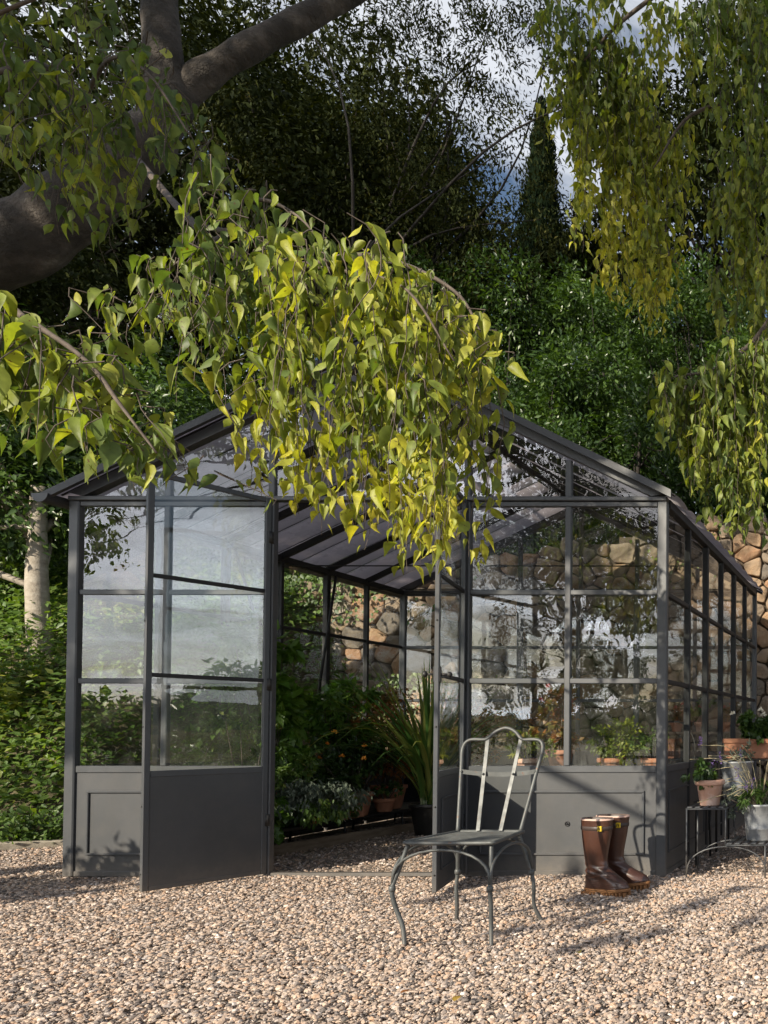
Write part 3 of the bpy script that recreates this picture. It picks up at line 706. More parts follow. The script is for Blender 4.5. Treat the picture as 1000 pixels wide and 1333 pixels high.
for sgn, xa in ((-1, 0), (1, W)):
    OV = {-1: .12, 1: .06}
    for k in range(12):
        ya, yb = D * k / 12 + (-.06 if k == 0 else .007), D * (k + 1) / 12 + (.06 if k == 11 else -.007)
        V, F = [], []; nn = 7
        for i in range(nn):
            t = i / (nn - 1); y = ya + (yb - ya) * t; bow = .020 * (1 - (2 * t - 1) ** 2)
            for (xx, up_) in ((xa + sgn * OV[sgn], 0), (RX + sgn * .02, 0)):
                base = EH + .052 + SL * ((W / 2) - abs(xx - RX))
                V += [(xx, y, base + bow), (xx, y, base + bow - .004)]
        for i in range(nn - 1):
            a = i * 4; b = a + 4
            F += [(a, a + 2, b + 2, b), (a + 1, b + 1, b + 3, a + 3), (a, b, b + 1, a + 1), (a + 2, a + 3, b + 3, b + 2)]
        link('roof_panel', npmesh('roof_panel', V, F, M['roof'], smooth=False), gh)
    # barge board at the front and the back, gutter along the eave
    for yy in (-.085, D + .061):
        q = xa + sgn * (OV[sgn] - .015)
        m = MB(); zq = EH + .052 - SL * (OV[sgn] - .015)
        m.prism([(q, zq - .030), (RX, RZ + .022), (RX, RZ + .068), (q, zq + .018)], yy, yy + .024); m.build('barge_board', M['barge'], gh)
    g_ = []
    for t in np.linspace(math.pi * 1.0, math.pi * 2.0, 9): g_.append((.052 * math.cos(t), .055 * math.sin(t)))
    gx, gzz = xa + sgn * .085, EH + .018
    poly = [(gx + p, gzz + q) for p, q in g_] + [(gx + p * .93, gzz + q * .93) for p, q in g_[::-1]]
    if sgn < 0:
        MB().prism(poly, -.09, D + .09).build('gutter', M['barge'], gh)
        MB().prism([(gx + p, gzz + q) for p, q in g_], -.096, -.088).build('gutter_end', FR, gh)
# tie rods with their couplings, diagonal stays
for y in (1.66, 2.75):
    m = MB().tube([(.05, y, EH - .06), (W - .05, y, EH - .06)], .006, 8); m.tube([(RX - .05, y, EH - .06), (RX + .05, y, EH - .06)], .012, 10)
    m.build('tie_rod', FD, gh)
MB().tube([(.07, 1.15, EH - .03), (.16, 1.45, 1.30)], .011, 8).build('stay', FD, gh)
MB().tube([(.07, 2.25, EH - .03), (.12, 1.98, 1.25)], .011, 8).build('stay', FD, gh)
# doors
def door(hx, ang, side, name_label, handle):
    L = .605; d = empty('door', None, None, (hx, -.002, 0)); d.parent = gh; d['label'] = name_label
    # local +X runs from the hinge to the free edge
    d.rotation_euler = (0, 0, ang)
    z0, z1 = .022, EH + .012; s = .030; t = .024
    y0, y1 = -t / 2, t / 2
    bx('stile', (0, y0, z0), (s, y1, z1), FR, .003, d); bx('stile', (L - s, y0, z0), (L, y1, z1), FR, .003, d)
    bx('door_rail', (s, y0 + .002, z1 - s), (L - s, y1 - .002, z1), FR, .003, d); bx('door_rail', (s, y0 + .002, z0), (L - s, y1 - .002, z0 + .028), FR, .003, d)
    bx('door_rail', (s, y0 + .002, ZS - .018), (L - s, y1 - .002, ZS + .018), FR, .003, d)
    for z in (Z1, Z2): bx('door_rail', (s, y0 + .002, z - .012), (L - s, y1 - .002, z + .012), FD, .003, d)
    for za, zb in ((ZS + .018, Z2 - .012), (Z2 + .012, Z1 - .012), (Z1 + .012, z1 - s)): pane(s, L - s, za, zb, 0, d)
    p = bx('lower_panel', (s, -.007, z0 + .028), (L - s, .007, ZS - .018), M['panel'], 0, d)
    yo = side * .012
    m = MB(); a, b, w = s + .06, L - s - .06, .010
    for q in (((a, .135), (b, .145)), ((a, .535), (b, .545)), ((a, .145), (a + w, .535)), ((b - w, .145), (b, .535))):
        m.box((q[0][0], yo - .005, q[0][1]), (q[1][0], yo + .005, q[1][1]), .002)
    m.build('moulding', M['panel'], d)
    for z in (.36, 1.22, 2.16):
        MB().tube([(0, y0 * side * 0, z - .038), (0, 0, z + .038)], .019, 10).build('hinge', M['black'], d)
    for z in (.12, .5, .95, 1.55, 2.1):
        MB().tube([(L - .004, 0, z), (L + .003, 0, z)], .005, 8).build('screw', M['black'], d)
    if handle:
        m = MB(); m.box((L - s + .002, -.020, Z2 - .045), (L - .006, .020, Z2 + .045), .003)
        m.tube([(L - .02, -.016, Z2), (L - .02, -.055, Z2)], .007, 8); m.lathe([(0, 0), (.014, .002), (.018, .012), (.012, .022), (0, .024)], (0, 0, 0), 14) if False else None
        m.tube([(L - .02, -.05, Z2), (L - .02, -.056, Z2), (L - .02, -.066, Z2), (L - .02, -.074, Z2)], [.010, .017, .018, .008], 12)
        m.tube([(L - .02, .016, Z2), (L - .02, .055, Z2)], .007, 8); m.tube([(L - .02, .05, Z2), (L - .02, .056, Z2), (L - .02, .066, Z2), (L - .02, .074, Z2)], [.010, .017, .018, .008], 12)
        m.build('door_knob', M['black'], d)
    return d
door(1.288, math.atan2(-math.cos(.43), -math.sin(.43)), -1, 'left door leaf swung out past square', False)
door(2.527, math.atan2(-math.cos(.29), math.sin(.29)), 1, 'right door leaf swung out, nearly edge-on', True)

# ------------------------------------------------------------------ trees and shrubs
def limb(mb, pts, r0, r1, n=8, k=5, seed=0, wob=.0):
    P = smooth_path(pts, k); m = len(P); rr_ = np.random.default_rng(seed)
    rs = [(r0 + (r1 - r0) * (i / (m - 1))) * (1 + wob * (rr_.random() - .5)) for i in range(m)]
    mb.tube(P, rs, n)
def crown_leaves(rng, centers, radii, n, L, outward=.6, down=.35, squash=.75, shell=.55, ll=2.1, tint0=.0, tint1=.85):
    """leaf positions in many small clumps spread through the crown's clusters"""
    centers = np.asarray(centers, float); radii = np.asarray(radii, float)
    per = rng.multinomial(n, radii ** 2 / np.sum(radii ** 2))
    P, O, TT = [], [], []
    for c, r, k in zip(centers, radii, per):
        nc = max(3, int(k / 22))
        d = unit(rng.normal(size=(nc, 3))); rad = r * (shell + (1 - shell) * rng.random(nc)) ** .8
        cc = c + d * rad[:, None] * np.array([1, 1, squash])
        idx = rng.integers(0, nc, k)
        off = rng.normal(size=(k, 3)) * (r * .14)
        P.append(cc[idx] + off); O.append(d[idx] + rng.normal(size=(k, 3)) * .35)
        TT.append(rng.random(nc)[idx] * .5 + rng.random(k) * .5)
    P = np.concatenate(P); O = np.concatenate(O); TT = np.concatenate(TT)
    D_ = unit(O * outward + np.array([0, 0, -down]) + rng.normal(size=O.shape) * .45)
    Nn = unit(O * .5 + np.array([0, 0, .9]) + rng.normal(size=O.shape) * .5)
    Ls = L * rng.uniform(.65, 1.25, len(P))
    return P, D_, Nn, Ls, Ls / ll, tint0 + (tint1 - tint0) * TT
def tree(name, label, cat, base, top, r, clusters, crad, nleaf, L, mat, bark, seed, T=T_DIAM, group=None, ll=2.1, squash=.75, limbs=True, trunk_n=9, down=.35, tint=(0, .85), clear=None):
    rg = np.random.default_rng(seed)
    t = empty(name, label, cat, base, 0, group); b = np.array(base, float); tp = np.array(top, float) - b
    mb = MB(); mid = tp * .5 + np.array([rg.normal() * .08, rg.normal() * .08, 0]) * np.linalg.norm(tp) * .3
    limb(mb, [(0, 0, -.1), mid, tp], r, r * .5, trunk_n, 8, seed, .12); mb.build('trunk', bark, t)
    cl = np.array(clusters, float) - b
    if limbs:
        mb = MB()
        for c in cl:
            s0 = tp * rg.uniform(.55, .98); m_ = (s0 + c) / 2 + rg.normal(size=3) * .12 * np.linalg.norm(c - s0)
            limb(mb, [s0, m_, c], r * .32, r * .07, 5, 4, seed, .1)
        mb.build('limbs', bark, t)
    P, D_, Nn, Ls, Ws, tt = crown_leaves(rg, cl, crad, nleaf, L, squash=squash, ll=ll, down=down, tint0=tint[0], tint1=tint[1])
    if clear is not None:
        kp = ~((P[:, 0] + b[0] > clear[0]) & (P[:, 0] + b[0] < clear[1]) & (P[:, 2] + b[2] > clear[2]) & (P[:, 2] + b[2] < clear[3])); P, D_, Nn, Ls, Ws, tt = P[kp], D_[kp], Nn[kp], Ls[kp], Ws[kp], tt[kp]
    leaves('crown', P, D_, Nn, Ls, Ws, T, tt, mat, t, 'stuff')
    return t
def ell(rg, c, r, n, rc):
    """cluster centres inside an ellipsoid"""
    d = unit(rg.normal(size=(n, 3))) * (rg.random(n) ** .45)[:, None]
    return np.array(c) + d * np.array(r), rg.uniform(.7, 1.2, n) * rc
# tall holm oaks standing on the terrace
oaks = [((-9.5, 9.5, 3.2), (-9.2, 9.0, 9), (-9.3, 9, 10.5), (3.0, 2.0, 3.8), 17, 1.3, 26000, .13),
        ((-6.0, 10.5, 3.4), (-5.6, 10.2, 10), (-5.6, 10, 11.0), (2.6, 2.0, 4.0), 17, 1.2, 26000, .13),
        ((-3.6, 8.0, 3.3), (-3.9, 7.8, 8.4), (-3.9, 7.6, 9.2), (1.9, 1.5, 2.7), 12, 1.0, 17000, .115),
        ((-.4, 10.8, 3.8), (-.2, 10.5, 9), (-.1, 10.2, 8.6), (1.6, 1.6, 3.0), 11, .95, 16000, .12),
        ((2.6, 9.0, 3.8), (2.5, 8.8, 10), (2.3, 8.6, 9.2), (2.2, 1.8, 4.4), 16, 1.1, 22000, .12)]
ol = ['broad dark evergreen oak at the far left of the terrace', 'tall dark evergreen oak left of the roof ridge', 'middle evergreen oak whose fine leaves stand against the sky', 'slimmer evergreen oak right of the cypress', 'dark evergreen oak at the right behind the hanging branches']
for i, (b, tp, c, r, n, rc, nl, L) in enumerate(oaks):
    rg = np.random.default_rng(40 + i); cs, cr = ell(rg, c, r, n, rc)
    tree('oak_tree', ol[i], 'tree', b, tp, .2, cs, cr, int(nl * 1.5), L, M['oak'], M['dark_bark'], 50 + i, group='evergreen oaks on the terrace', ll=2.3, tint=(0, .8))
# bough of fine leaves high over the roof ridge, sky showing between them
rg = np.random.default_rng(77)
cs = np.array([(-3.3, 7.2, 10.9), (-2.6, 7.0, 10.2), (-2.0, 7.0, 9.6), (-1.5, 6.8, 10.6), (-2.4, 7.0, 11.6), (-3.9, 7.0, 9.5), (-3.0, 6.8, 8.7), (-2.0, 6.8, 8.3), (-1.2, 6.8, 8.9), (-1.0, 6.8, 11.4), (-2.9, 7, 12.4), (-1.9, 7, 12.5), (-.9, 6.9, 12.4), (0, 6.9, 11.9), (.6, 6.9, 10.9), (-4.0, 7, 12.2), (-1.9, 6.9, 7.5), (-1.0, 6.9, 8.0), (-.2, 6.9, 8.9), (-1.6, 6.9, 9.2), (-4.4, 6.8, 8.2), (-4.9, 7, 10.4), (-.6, 6.8, 10.0)])
tree('olive_tree', 'loose leaved tree arching over the ridge with sky between its leaves', 'tree', (-3.2, 6.8, 3.1), (-3.0, 6.9, 8.8), .085, cs, np.full(len(cs), .68), 30000, .085, M['oak'], M['dark_bark'], 78, ll=3.2, tint=(.35, 1.0), down=.8)
# the wood beyond the terrace: far trees that read as one dark mass
def grove():
    rg = np.random.default_rng(91); n = 120000
    x = rg.uniform(-21, 9, n); top = np.interp(x, [-21, -9, -7.3, -6.2, -5.3, -3.6, -2.2, -.8, .3, 2, 9], [21, 20, 19, 16.8, 14.6, 14.4, 13.4, 13.8, 17, 20, 19]) + (vnoise(x + 30, x * 0, 1.3, 31) - .5) * 3.2
    z = 3.0 + (top - 3.0) * rg.random(n); y = 14.6 + rg.normal(size=n) * .7
    cl = vnoise(x + 60, z + 60, .9, 33); y -= (cl - .5) * 2.2; kp = cl + .35 * vnoise(x + 60, z + 9, .35, 34) > .30
    P = np.stack([x, y, z], 1)[kp]; n = len(P)
    D_ = unit(rg.normal(size=(n, 3)) + np.array([0, -.5, -.5])); Nn = unit(rg.normal(size=(n, 3)) * .5 + np.array([0, -.6, .7])); Ls = rg.uniform(.14, .30, n)
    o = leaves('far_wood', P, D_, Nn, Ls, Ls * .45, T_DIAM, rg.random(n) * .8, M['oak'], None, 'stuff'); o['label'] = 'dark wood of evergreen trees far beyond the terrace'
grove()
# cypress
def cypress():
    rg = np.random.default_rng(9); t = empty('cypress_tree', 'narrow dark cypress spire pointing into the gap of sky', 'tree', (-2.55, 12, 4.0))
    MB().tube([(0, 0, -.1), (0, 0, 5), (0, 0, 10.4)], [.14, .08, .01], 7).build('trunk', M['dark_bark'], t)
    n = 26000; h = rg.random(n) ** .8 * 11.0; rad = .50 * np.minimum(1, (11.0 - h) / 4.2) ** .8 * (.55 + .45 * rg.random(n) ** .5)
    a = rg.uniform(0, 2 * np.pi, n); lob = (1 + .22 * np.sin(a * 3 + h * 2) + .18 * np.sin(a * 7 - h * 5)) * (.7 + .6 * vnoise(a * 3 + 9, h * 3 + 9, 1.0, 71))
    P = np.stack([np.cos(a) * rad * lob, np.sin(a) * rad * lob, h], 1)
    D_ = unit(np.stack([np.cos(a) * .35, np.sin(a) * .35, np.ones(n)], 1) + rg.normal(size=(n, 3)) * .18)
    Nn = unit(np.stack([np.cos(a), np.sin(a), np.zeros(n) + .2], 1) + rg.normal(size=(n, 3)) * .4)
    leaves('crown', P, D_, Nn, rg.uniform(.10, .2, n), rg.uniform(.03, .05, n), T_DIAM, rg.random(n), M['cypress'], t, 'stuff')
cypress()
# glossy evergreen shrubs along the top of the wall
shr = [(-8.6, 6.3, 1.5, 3.4), (-6.6, 5.9, 1.4, 3.3), (-4.9, 5.8, 1.3, 3.6), (-3.5, 5.5, 1.15, 3.0), (-2.2, 5.9, 1.3, 3.3), (-.9, 5.6, 1.2, 3.1), (.4, 6.1, 1.3, 3.5), (1.6, 5.9, 1.15, 3.0), (2.7, 5.7, 1.0, 2.2), (3.7, 6.3, 1.2, 3.4), (4.9, 6.0, 1.2, 2.8), (-7.6, 7.4, 1.6, 5.0), (-1.6, 7.4, 1.3, 4.6), (.9, 7.8, 1.4, 4.8), (3.1, 7.4, 1.3, 4.4), (4.8, 8.0, 1.5, 5.4), (-3.6, 6.7, 1.1, 4.9), (-2.1, 6.9, 1.1, 5.3), (-.7, 6.7, 1.1, 5.0), (.7, 6.9, 1.1, 5.4), (2.0, 6.8, 1.1, 4.9)]
sl = ['wide', 'tall', 'loose', 'low', 'dense', 'bright tipped', 'leggy', 'pale tipped', 'short', 'upright', 'round', 'towering', 'high', 'high domed', 'narrow', 'tallest', 'slender', 'billowing', 'pointed', 'broad topped', 'open branched']
sp_ = ['at the far left', 'left of the trunk', 'over the left roof slope', 'behind the left gutter', 'left of the ridge', 'behind the ridge', 'right of the ridge', 'over the right roof slope', 'above the right wall corner', 'behind the hanging twigs', 'at the far right', 'at the back left', 'at the foot of the cypress', 'at the back centre', 'at the back right', 'at the back far right', 'left of the ridge, second row', 'straight behind the ridge, second row', 'right of the ridge, second row', 'over the right slope, second row', 'near the right hanging twigs, second row']
for i, (x, y, r, h) in enumerate(shr):
    rg = np.random.default_rng(100 + i); z = float(terr(x, y))
    n = int(9 + h * 2.2); cs = np.stack([x + rg.normal(size=n) * r * .45, y + rg.normal(size=n) * .40, z + .3 + rg.random(n) * (h - .6)], 1)
    tree('evergreen_shrub', f'{sl[i]} glossy evergreen shrub {sp_[i]} on the terrace', 'shrub', (x, y, z), (x + .1, y, z + h * .6), .05, cs, rg.uniform(.38, .62, n), int(8500 + 1300 * h), .085, M['laurel'], M['dark_bark'], 200 + i, T=T_DIAM, group='evergreen shrubs along the terrace', ll=2.5, down=.1, trunk_n=6, tint=(0, .9))
# laurel tree beside the greenhouse with the pale trunk
def laurel():
    rg = np.random.default_rng(33); b = (-2.93, 2.6, 1.0); cs0 = (-.75, .35, .25)
    cs = [(-2.6, 2.4, 3.0), (-3.2, 2.3, 3.3), (-3.8, 2.4, 3.1), (-2.3, 2.9, 3.6), (-3.0, 2.8, 4.0), (-3.8, 2.7, 3.9), (-2.9, 2.2, 3.6), (-1.9, 3.2, 3.2), (-2.3, 3.3, 4.3), (-3.5, 2.9, 4.7), (-4.5, 2.6, 3.3), (-4.6, 2.8, 4.3), (-2.6, 2.2, 2.75), (-3.6, 2.1, 2.8), (-1.6, 3.6, 3.9), (-1.2, 3.7, 3.3)]
    cs = [tuple(np.array(c) + np.array(cs0)) for c in cs if c[0] < -2.2]
    t = tree('laurel_tree', 'leafy bay tree with a smooth pale grey trunk left of the greenhouse', 'tree', b, (-3.05, 2.55, 3.3), .11, cs, rg.uniform(.5, .7, len(cs)), 30000, .085, M['laurel'], M['pale_bark'], 34, T=T_OVAL, ll=2.2, tint=(.1, .95))
laurel()
t = empty('dark_trunk', 'dark leaning trunk at the left edge behind the shrubs', 'tree', (-5.2, 4.0, 1.8))
mb = MB(); limb(mb, [(0, 0, -.4), (-.12, 0, .9), (-.4, .1, 2.6), (-.6, .2, 4.4)], .16, .09, 8); mb.build('trunk', M['dark_bark'], t)
rg = np.random.default_rng(35); cs, cr = ell(rg, (-.8, .3, 4.6), (1.5, 1.0, 1.5), 10, .8)
P, D_, Nn, Ls, Ws, tt = crown_leaves(rg, cs, cr, 16000, .09); leaves('crown', P, D_, Nn, Ls, Ws, T_DIAM, tt, M['oak'], t, 'stuff')
mb = MB()
for c in cs: limb(mb, [(-.5, .15, 3.6), (np.array((-.5, .15, 3.6)) + c) / 2 + rg.normal(size=3) * .1, c], .05, .01, 5, 3)
mb.build('limbs', M['dark_bark'], t)
# ivy and ferns over the bank: nobody could count it
n = 100000
x = rng.uniform(-6.5, -.45, n); y = rng.uniform(.2, 5.0, n)
foot = np.interp(x, [-12, -4, -1.75, -1.2, -.3], [.2, .7, 1.4, 3.0, 4.4]); kp = y > foot + rng.normal(size=n) * .05
x, y = x[kp], y[kp]; z = bank_h(x, y) + rng.random(len(x)) ** 1.5 * (.12 + .55 * vnoise(x, y, .5, 21))
P = np.stack([x, y, z], 1); n = len(x)
D_ = unit(np.stack([rng.normal(size=n) * .7, -.6 + rng.normal(size=n) * .6, rng.normal(size=n) * .5], 1)); Nn = unit(np.stack([rng.normal(size=n) * .4, -.6 + rng.normal(size=n) * .3, .8 + 0 * x], 1))
Ls = rng.uniform(.038, .085, n)
o = leaves('ground_cover', P, D_, Nn, Ls, Ls * .55, T_OVAL, .15 + .5 * rng.random(n) + .35 * vnoise(x, y, .5, 22), M['ivy'], None, 'stuff'); o['label'] = 'ivy and ferns covering the bank left of the greenhouse'
n = 9000; x = rng.uniform(-5.5, -.5, n); y = np.interp(x, [-12, -4, -1.75, -.9, -.3], [.2, .7, 1.3, 2.2, 4.0]) + rng.normal(size=n) * .10 + .02
hh_ = .05 + .26 * vnoise(x, y, .3, 91); P = np.stack([x, y - .05, .0 + rng.random(n) * hh_], 1)
D_ = unit(np.stack([rng.normal(size=n) * .6, -.5 + rng.normal(size=n) * .5, .3 + rng.normal(size=n) * .6], 1)); Nn = unit(np.stack([rng.normal(size=n) * .4, -.8 + 0 * x, .7 + 0 * x], 1)); Ls = rng.uniform(.03, .06, n)
o = leaves('low_weeds', P, D_, Nn, Ls, Ls * .5, T_OVAL, .2 + .6 * rng.random(n), M['ivy'], None, 'stuff'); o['label'] = 'low weeds along the foot of the bank by the kerb'
# ivy creeping down the stone wall
def creeper(name, label, cx, cz, w, h, n, seed, mat):
    rg = np.random.default_rng(seed); x = cx + rg.normal(size=n) * w * .4; u = rg.random(n) ** 1.3
    keep = vnoise(x, u * 3, .28, seed) > .36; x, u = x[keep], u[keep]; n = len(x)
    z = cz - u * h * (.6 + .6 * vnoise(x, x * 0, .3, seed + 1)); P = np.stack([x - cx, -.10 - rg.random(n) * .12, z - cz], 1)
    D_ = unit(np.stack([rg.normal(size=n) * .6, -.3 + 0 * x, -.7 + rg.normal(size=n) * .3], 1)); Nn = unit(np.stack([rg.normal(size=n) * .4, -1 + 0 * x, .4 + 0 * x], 1)); Ls = rg.uniform(.04, .075, n)
    o = empty(name, label, 'ivy', (cx, WY, cz)); leaves('foliage', P, D_, Nn, Ls, Ls * .7, T_OVAL, rg.random(n) * .8, mat, o, 'stuff')
    mb = MB()
    for i in range(7):
        xx = rg.normal() * w * .3; mb.tube([(xx, -.03, .05), (xx + rg.normal() * .08, -.10, -h * .4), (xx + rg.normal() * .12, -.10, -h * rg.uniform(.6, 1))], .005, 5)
    mb.build('stem', M['twig'], o)
creeper('climbing_ivy', 'ivy hanging over the wall top seen through the left side glass', -1.7, 2.75, 1.6, .6, 650, 3, M['ivy'])
creeper('climbing_ivy', 'ivy patch low on the stone wall seen through the door opening', -.4, 1.6, 1.1, 1.2, 600, 5, M['ivy'])
creeper('climbing_ivy', 'yellow green creeper on the wall beside the right eave', 2.9, 3.45, .55, .75, 220, 8, M['yellowleaf'])
# yellow-green shrub and small bushes at the left edge
def shrub(name, label, c, r, h, n, L, mat, seed, T=T_OVAL, ll=1.9, nc=9, tint=(0, 1), down=.2, cat='shrub', squash=.8):
    rg = np.random.default_rng(seed); cs = np.stack([rg.normal(size=nc) * r * .42, rg.normal(size=nc) * r * .42, h * (.3 + .6 * rg.random(nc))], 1)
    t = empty(name, label, cat, c); mb = MB()
    for q in cs: limb(mb, [(q[0] * .2, q[1] * .2, -.02), (q[0] * .6, q[1] * .6, q[2] * .6), q], .010, .003, 5, 3)
    mb.build('stems', M['twig'], t)
    P, D_, Nn, Ls, Ws, tt = crown_leaves(rg, cs, np.full(nc, r * .48), n, L, ll=ll, tint0=tint[0], tint1=tint[1], down=down, squash=squash)
    kp = P[:, 2] > .01
    leaves('foliage', P[kp], D_[kp], Nn[kp], Ls[kp], Ws[kp], T, tt[kp], mat, t, 'stuff')
    return t
shrub('yellow_shrub', 'yellow-green shrub at the left edge above the ivy bank', (-2.9, 1.75, .75), .55, .62, 1500, .075, M['yellowleaf'], 61)
shrub('leafy_shrub', 'mid-green shrub in front of the pale trunk', (-3.4, 2.1, .95), .6, .5, 2200, .06, M['ivy'], 62)
shrub('dry_shrub', 'bushy plant beside the left corner post', (-2.2, 2.6, 1.0), .5, .6, 1800, .055, M['yellowleaf'], 63, tint=(0, .6))

# ------------------------------------------------------------------ the two hackberries with hanging twigs
TRUNK_UP = [ (-4.96,-1.00,-0.02), (-4.62,-0.60,1.58), (-2.99,0.30,3.34), (-1.29,0.60,4.35), (-0.74,0.70,4.83), (-0.37,0.80,5.32), (-0.15,0.90,5.83), (0.28,1.00,6.27), (0.79,1.20,6.83), (1.41,1.40,7.55) ]
LIMB2 = [ (-0.21,0.85,5.60), (-0.23,0.80,6.08), (-0.28,0.80,6.67), (-0.28,0.70,7.50) ]
BR_A = [ (-0.42,0.80,5.23), (1.59,-0.90,3.59), (2.58,-1.70,2.88), (2.95,-1.90,2.75), (3.17,-1.90,2.79), (3.38,-1.90,2.74), (3.56,-1.90,2.63), (3.65,-1.90,2.47) ]
BR_A2 = [ (2.95,-1.90,2.75), (3.29,-2.10,2.60), (3.61,-2.30,2.42), (3.77,-2.30,2.18) ]
BR_B = [ (1.59,-0.90,3.59), (2.40,-1.60,3.09), (2.68,-1.80,3.08), (2.93,-1.90,2.94), (3.04,-1.90,2.80) ]
BR_B2 = [ (2.40,-1.60,3.09), (2.51,-1.90,2.80), (2.50,-2.00,2.65), (2.53,-2.10,2.47) ]
BR_C = [ (-2.07,0.30,3.81), (0.48,-1.40,3.01), (2.26,-2.40,2.36), (2.68,-2.60,2.15), (2.90,-2.65,2.01), (3.06,-2.70,1.85), (3.16,-2.70,1.72) ]
BR_D = [ (-0.63,0.70,4.96), (0.97,-0.90,4.16), (1.71,-1.70,3.71), (1.75,-1.90,3.52), (1.64,-2.00,3.38) ]
BR_D2 = [ (0.97,-0.90,4.16), (1.96,-1.70,3.74), (2.32,-1.90,3.52), (2.50,-1.90,3.26) ]
BR_D3 = [ (-0.34,-0.50,4.53), (1.19,-1.60,3.90), (1.74,-1.90,3.75), (2.04,-1.90,3.87) ]
HANG_A = [
(2.84,-1.90,2.74,0.79), (3.06,-2.08,2.65,0.85), (2.99,-1.90,2.77,1.00), (3.18,-2.08,2.67,0.98), (3.24,-2.08,2.67,0.98), (3.31,-2.11,2.65,0.98), (3.34,-2.08,2.67,1.00), (3.38,-2.08,2.66,1.01), (3.42,-2.08,2.65,1.05), (3.46,-2.08,2.63,1.09), (3.51,-2.08,2.62,1.11), (3.55,-2.08,2.60,1.09), (3.59,-2.08,2.57,1.05), (3.53,-1.90,2.64,1.06), (3.65,-2.11,2.48,0.90), (3.68,-2.11,2.44,0.34), (3.71,-2.11,2.40,0.17), (3.76,-2.18,2.32,0.11), (2.96,-1.90,2.71,0.91), (3.08,-1.90,2.71,1.00), (3.20,-1.90,2.70,1.03), (3.32,-1.90,2.67,1.09), (3.41,-1.90,2.63,1.06), (3.61,-2.08,2.49,0.95), (3.65,-2.08,2.29,0.74), (3.64,-2.08,2.15,0.58), (3.49,-1.90,2.10,0.53), (2.82,-1.90,2.50,0.69), (2.92,-2.08,2.29,0.48), (3.50,-2.08,2.21,0.67), (3.27,-1.90,2.35,0.66), (3.18,-1.90,2.29,0.60), ]
HANG_B = [
(2.67,-1.81,3.07,0.32), (2.69,-1.78,3.09,0.43), (2.74,-1.96,2.93,0.38), (2.79,-1.84,3.03,0.47), (3.00,-2.02,2.87,0.35), (2.75,-2.02,2.83,0.42), (2.65,-1.96,2.85,0.38), (2.67,-2.02,2.77,0.42), (2.57,-1.96,2.76,0.38), (2.52,-1.96,2.73,0.30), (2.37,-1.84,2.76,0.29), (2.26,-1.78,2.73,0.24), (2.25,-1.81,2.64,0.24), (2.56,-1.78,2.88,0.51), (2.77,-1.96,2.70,0.56), (2.82,-1.96,2.67,0.63), (2.89,-1.99,2.62,0.52), (2.80,-2.02,2.52,0.35), (2.57,-1.99,2.54,0.20), (2.57,-1.93,2.63,0.23), (2.94,-1.96,2.76,0.30), (2.35,-1.87,2.60,0.18), (2.43,-2.02,2.50,0.17), ]
HANG_C = [
(2.46,-2.55,2.26,0.38), (2.53,-2.55,2.24,0.35), (2.71,-2.67,2.15,0.29), (2.60,-2.55,2.19,0.31), (2.78,-2.67,2.10,0.27), (2.67,-2.55,2.14,0.31), (2.85,-2.67,2.05,0.33), (2.74,-2.55,2.09,0.33), (2.77,-2.55,2.07,0.28), (2.94,-2.67,1.97,0.27), (2.84,-2.55,2.00,0.26), (3.00,-2.67,1.90,0.20), (2.91,-2.55,1.92,0.19), (3.07,-2.67,1.82,0.13), (2.98,-2.55,1.82,0.09), (3.13,-2.67,1.74,0.06), (2.56,-2.55,2.15,0.28), (2.65,-2.55,2.10,0.33), (2.87,-2.67,2.00,0.29), ]
HANG_D = [
(1.36,-1.60,4.06,0.41), (1.42,-1.60,4.03,0.62), (1.70,-1.80,3.87,0.61), (1.52,-1.60,3.90,0.54), (1.59,-1.60,3.79,0.48), (1.86,-1.80,3.59,0.48), (1.69,-1.60,3.73,0.54), (1.96,-1.80,3.52,0.56), (1.79,-1.60,3.69,0.65), (2.05,-1.80,3.49,0.58), (1.89,-1.60,3.69,0.67), (1.93,-1.60,3.59,0.56), (1.96,-1.60,3.73,0.35), (2.02,-1.60,3.76,0.32), (2.27,-1.80,3.59,0.35), (2.12,-1.60,3.69,0.40), (2.36,-1.80,3.46,0.35), (2.23,-1.60,3.56,0.38), (2.46,-1.80,3.30,0.30), (2.33,-1.60,3.39,0.21), (1.43,-1.60,3.76,0.48), (1.50,-1.60,3.69,0.38), (1.56,-1.60,3.59,0.35), (1.65,-1.60,4.10,0.41), (1.75,-1.60,4.17,0.43), (1.85,-1.60,4.13,0.32), (1.45,-1.60,4.17,0.27), (1.55,-1.60,4.20,0.33), (2.30,-1.60,3.32,0.16), (1.73,-1.60,3.49,0.43), (1.83,-1.60,3.42,0.46), (2.14,-1.80,3.62,0.23), (1.99,-1.60,3.90,0.22), (1.33,-1.60,3.90,0.43), ]
BR_R1 = [ (6.37,1.50,7.80), (5.20,1.00,7.01), (4.40,0.70,6.58), (3.80,0.60,6.42), (3.35,0.60,6.14), (3.02,0.60,5.80) ]
BR_R2 = [ (5.20,1.00,7.01), (4.69,0.70,6.00), (4.31,0.60,5.57), (3.83,0.50,5.32), (3.56,0.50,4.93) ]
BR_R3 = [ (6.33,1.30,6.30), (5.37,0.60,5.01), (4.73,0.30,4.20), (4.35,0.20,3.56), (4.09,0.10,3.30), (3.84,0.10,3.25), (3.75,0.10,3.18) ]
BR_R4 = [ (5.37,0.60,5.01), (4.83,0.30,3.82), (4.43,0.20,3.51), (4.27,0.10,3.10), (4.25,0.10,2.59) ]
BR_R5 = [ (4.69,0.70,6.00), (4.50,0.40,5.24), (4.34,0.40,4.80), (4.13,0.40,4.69) ]
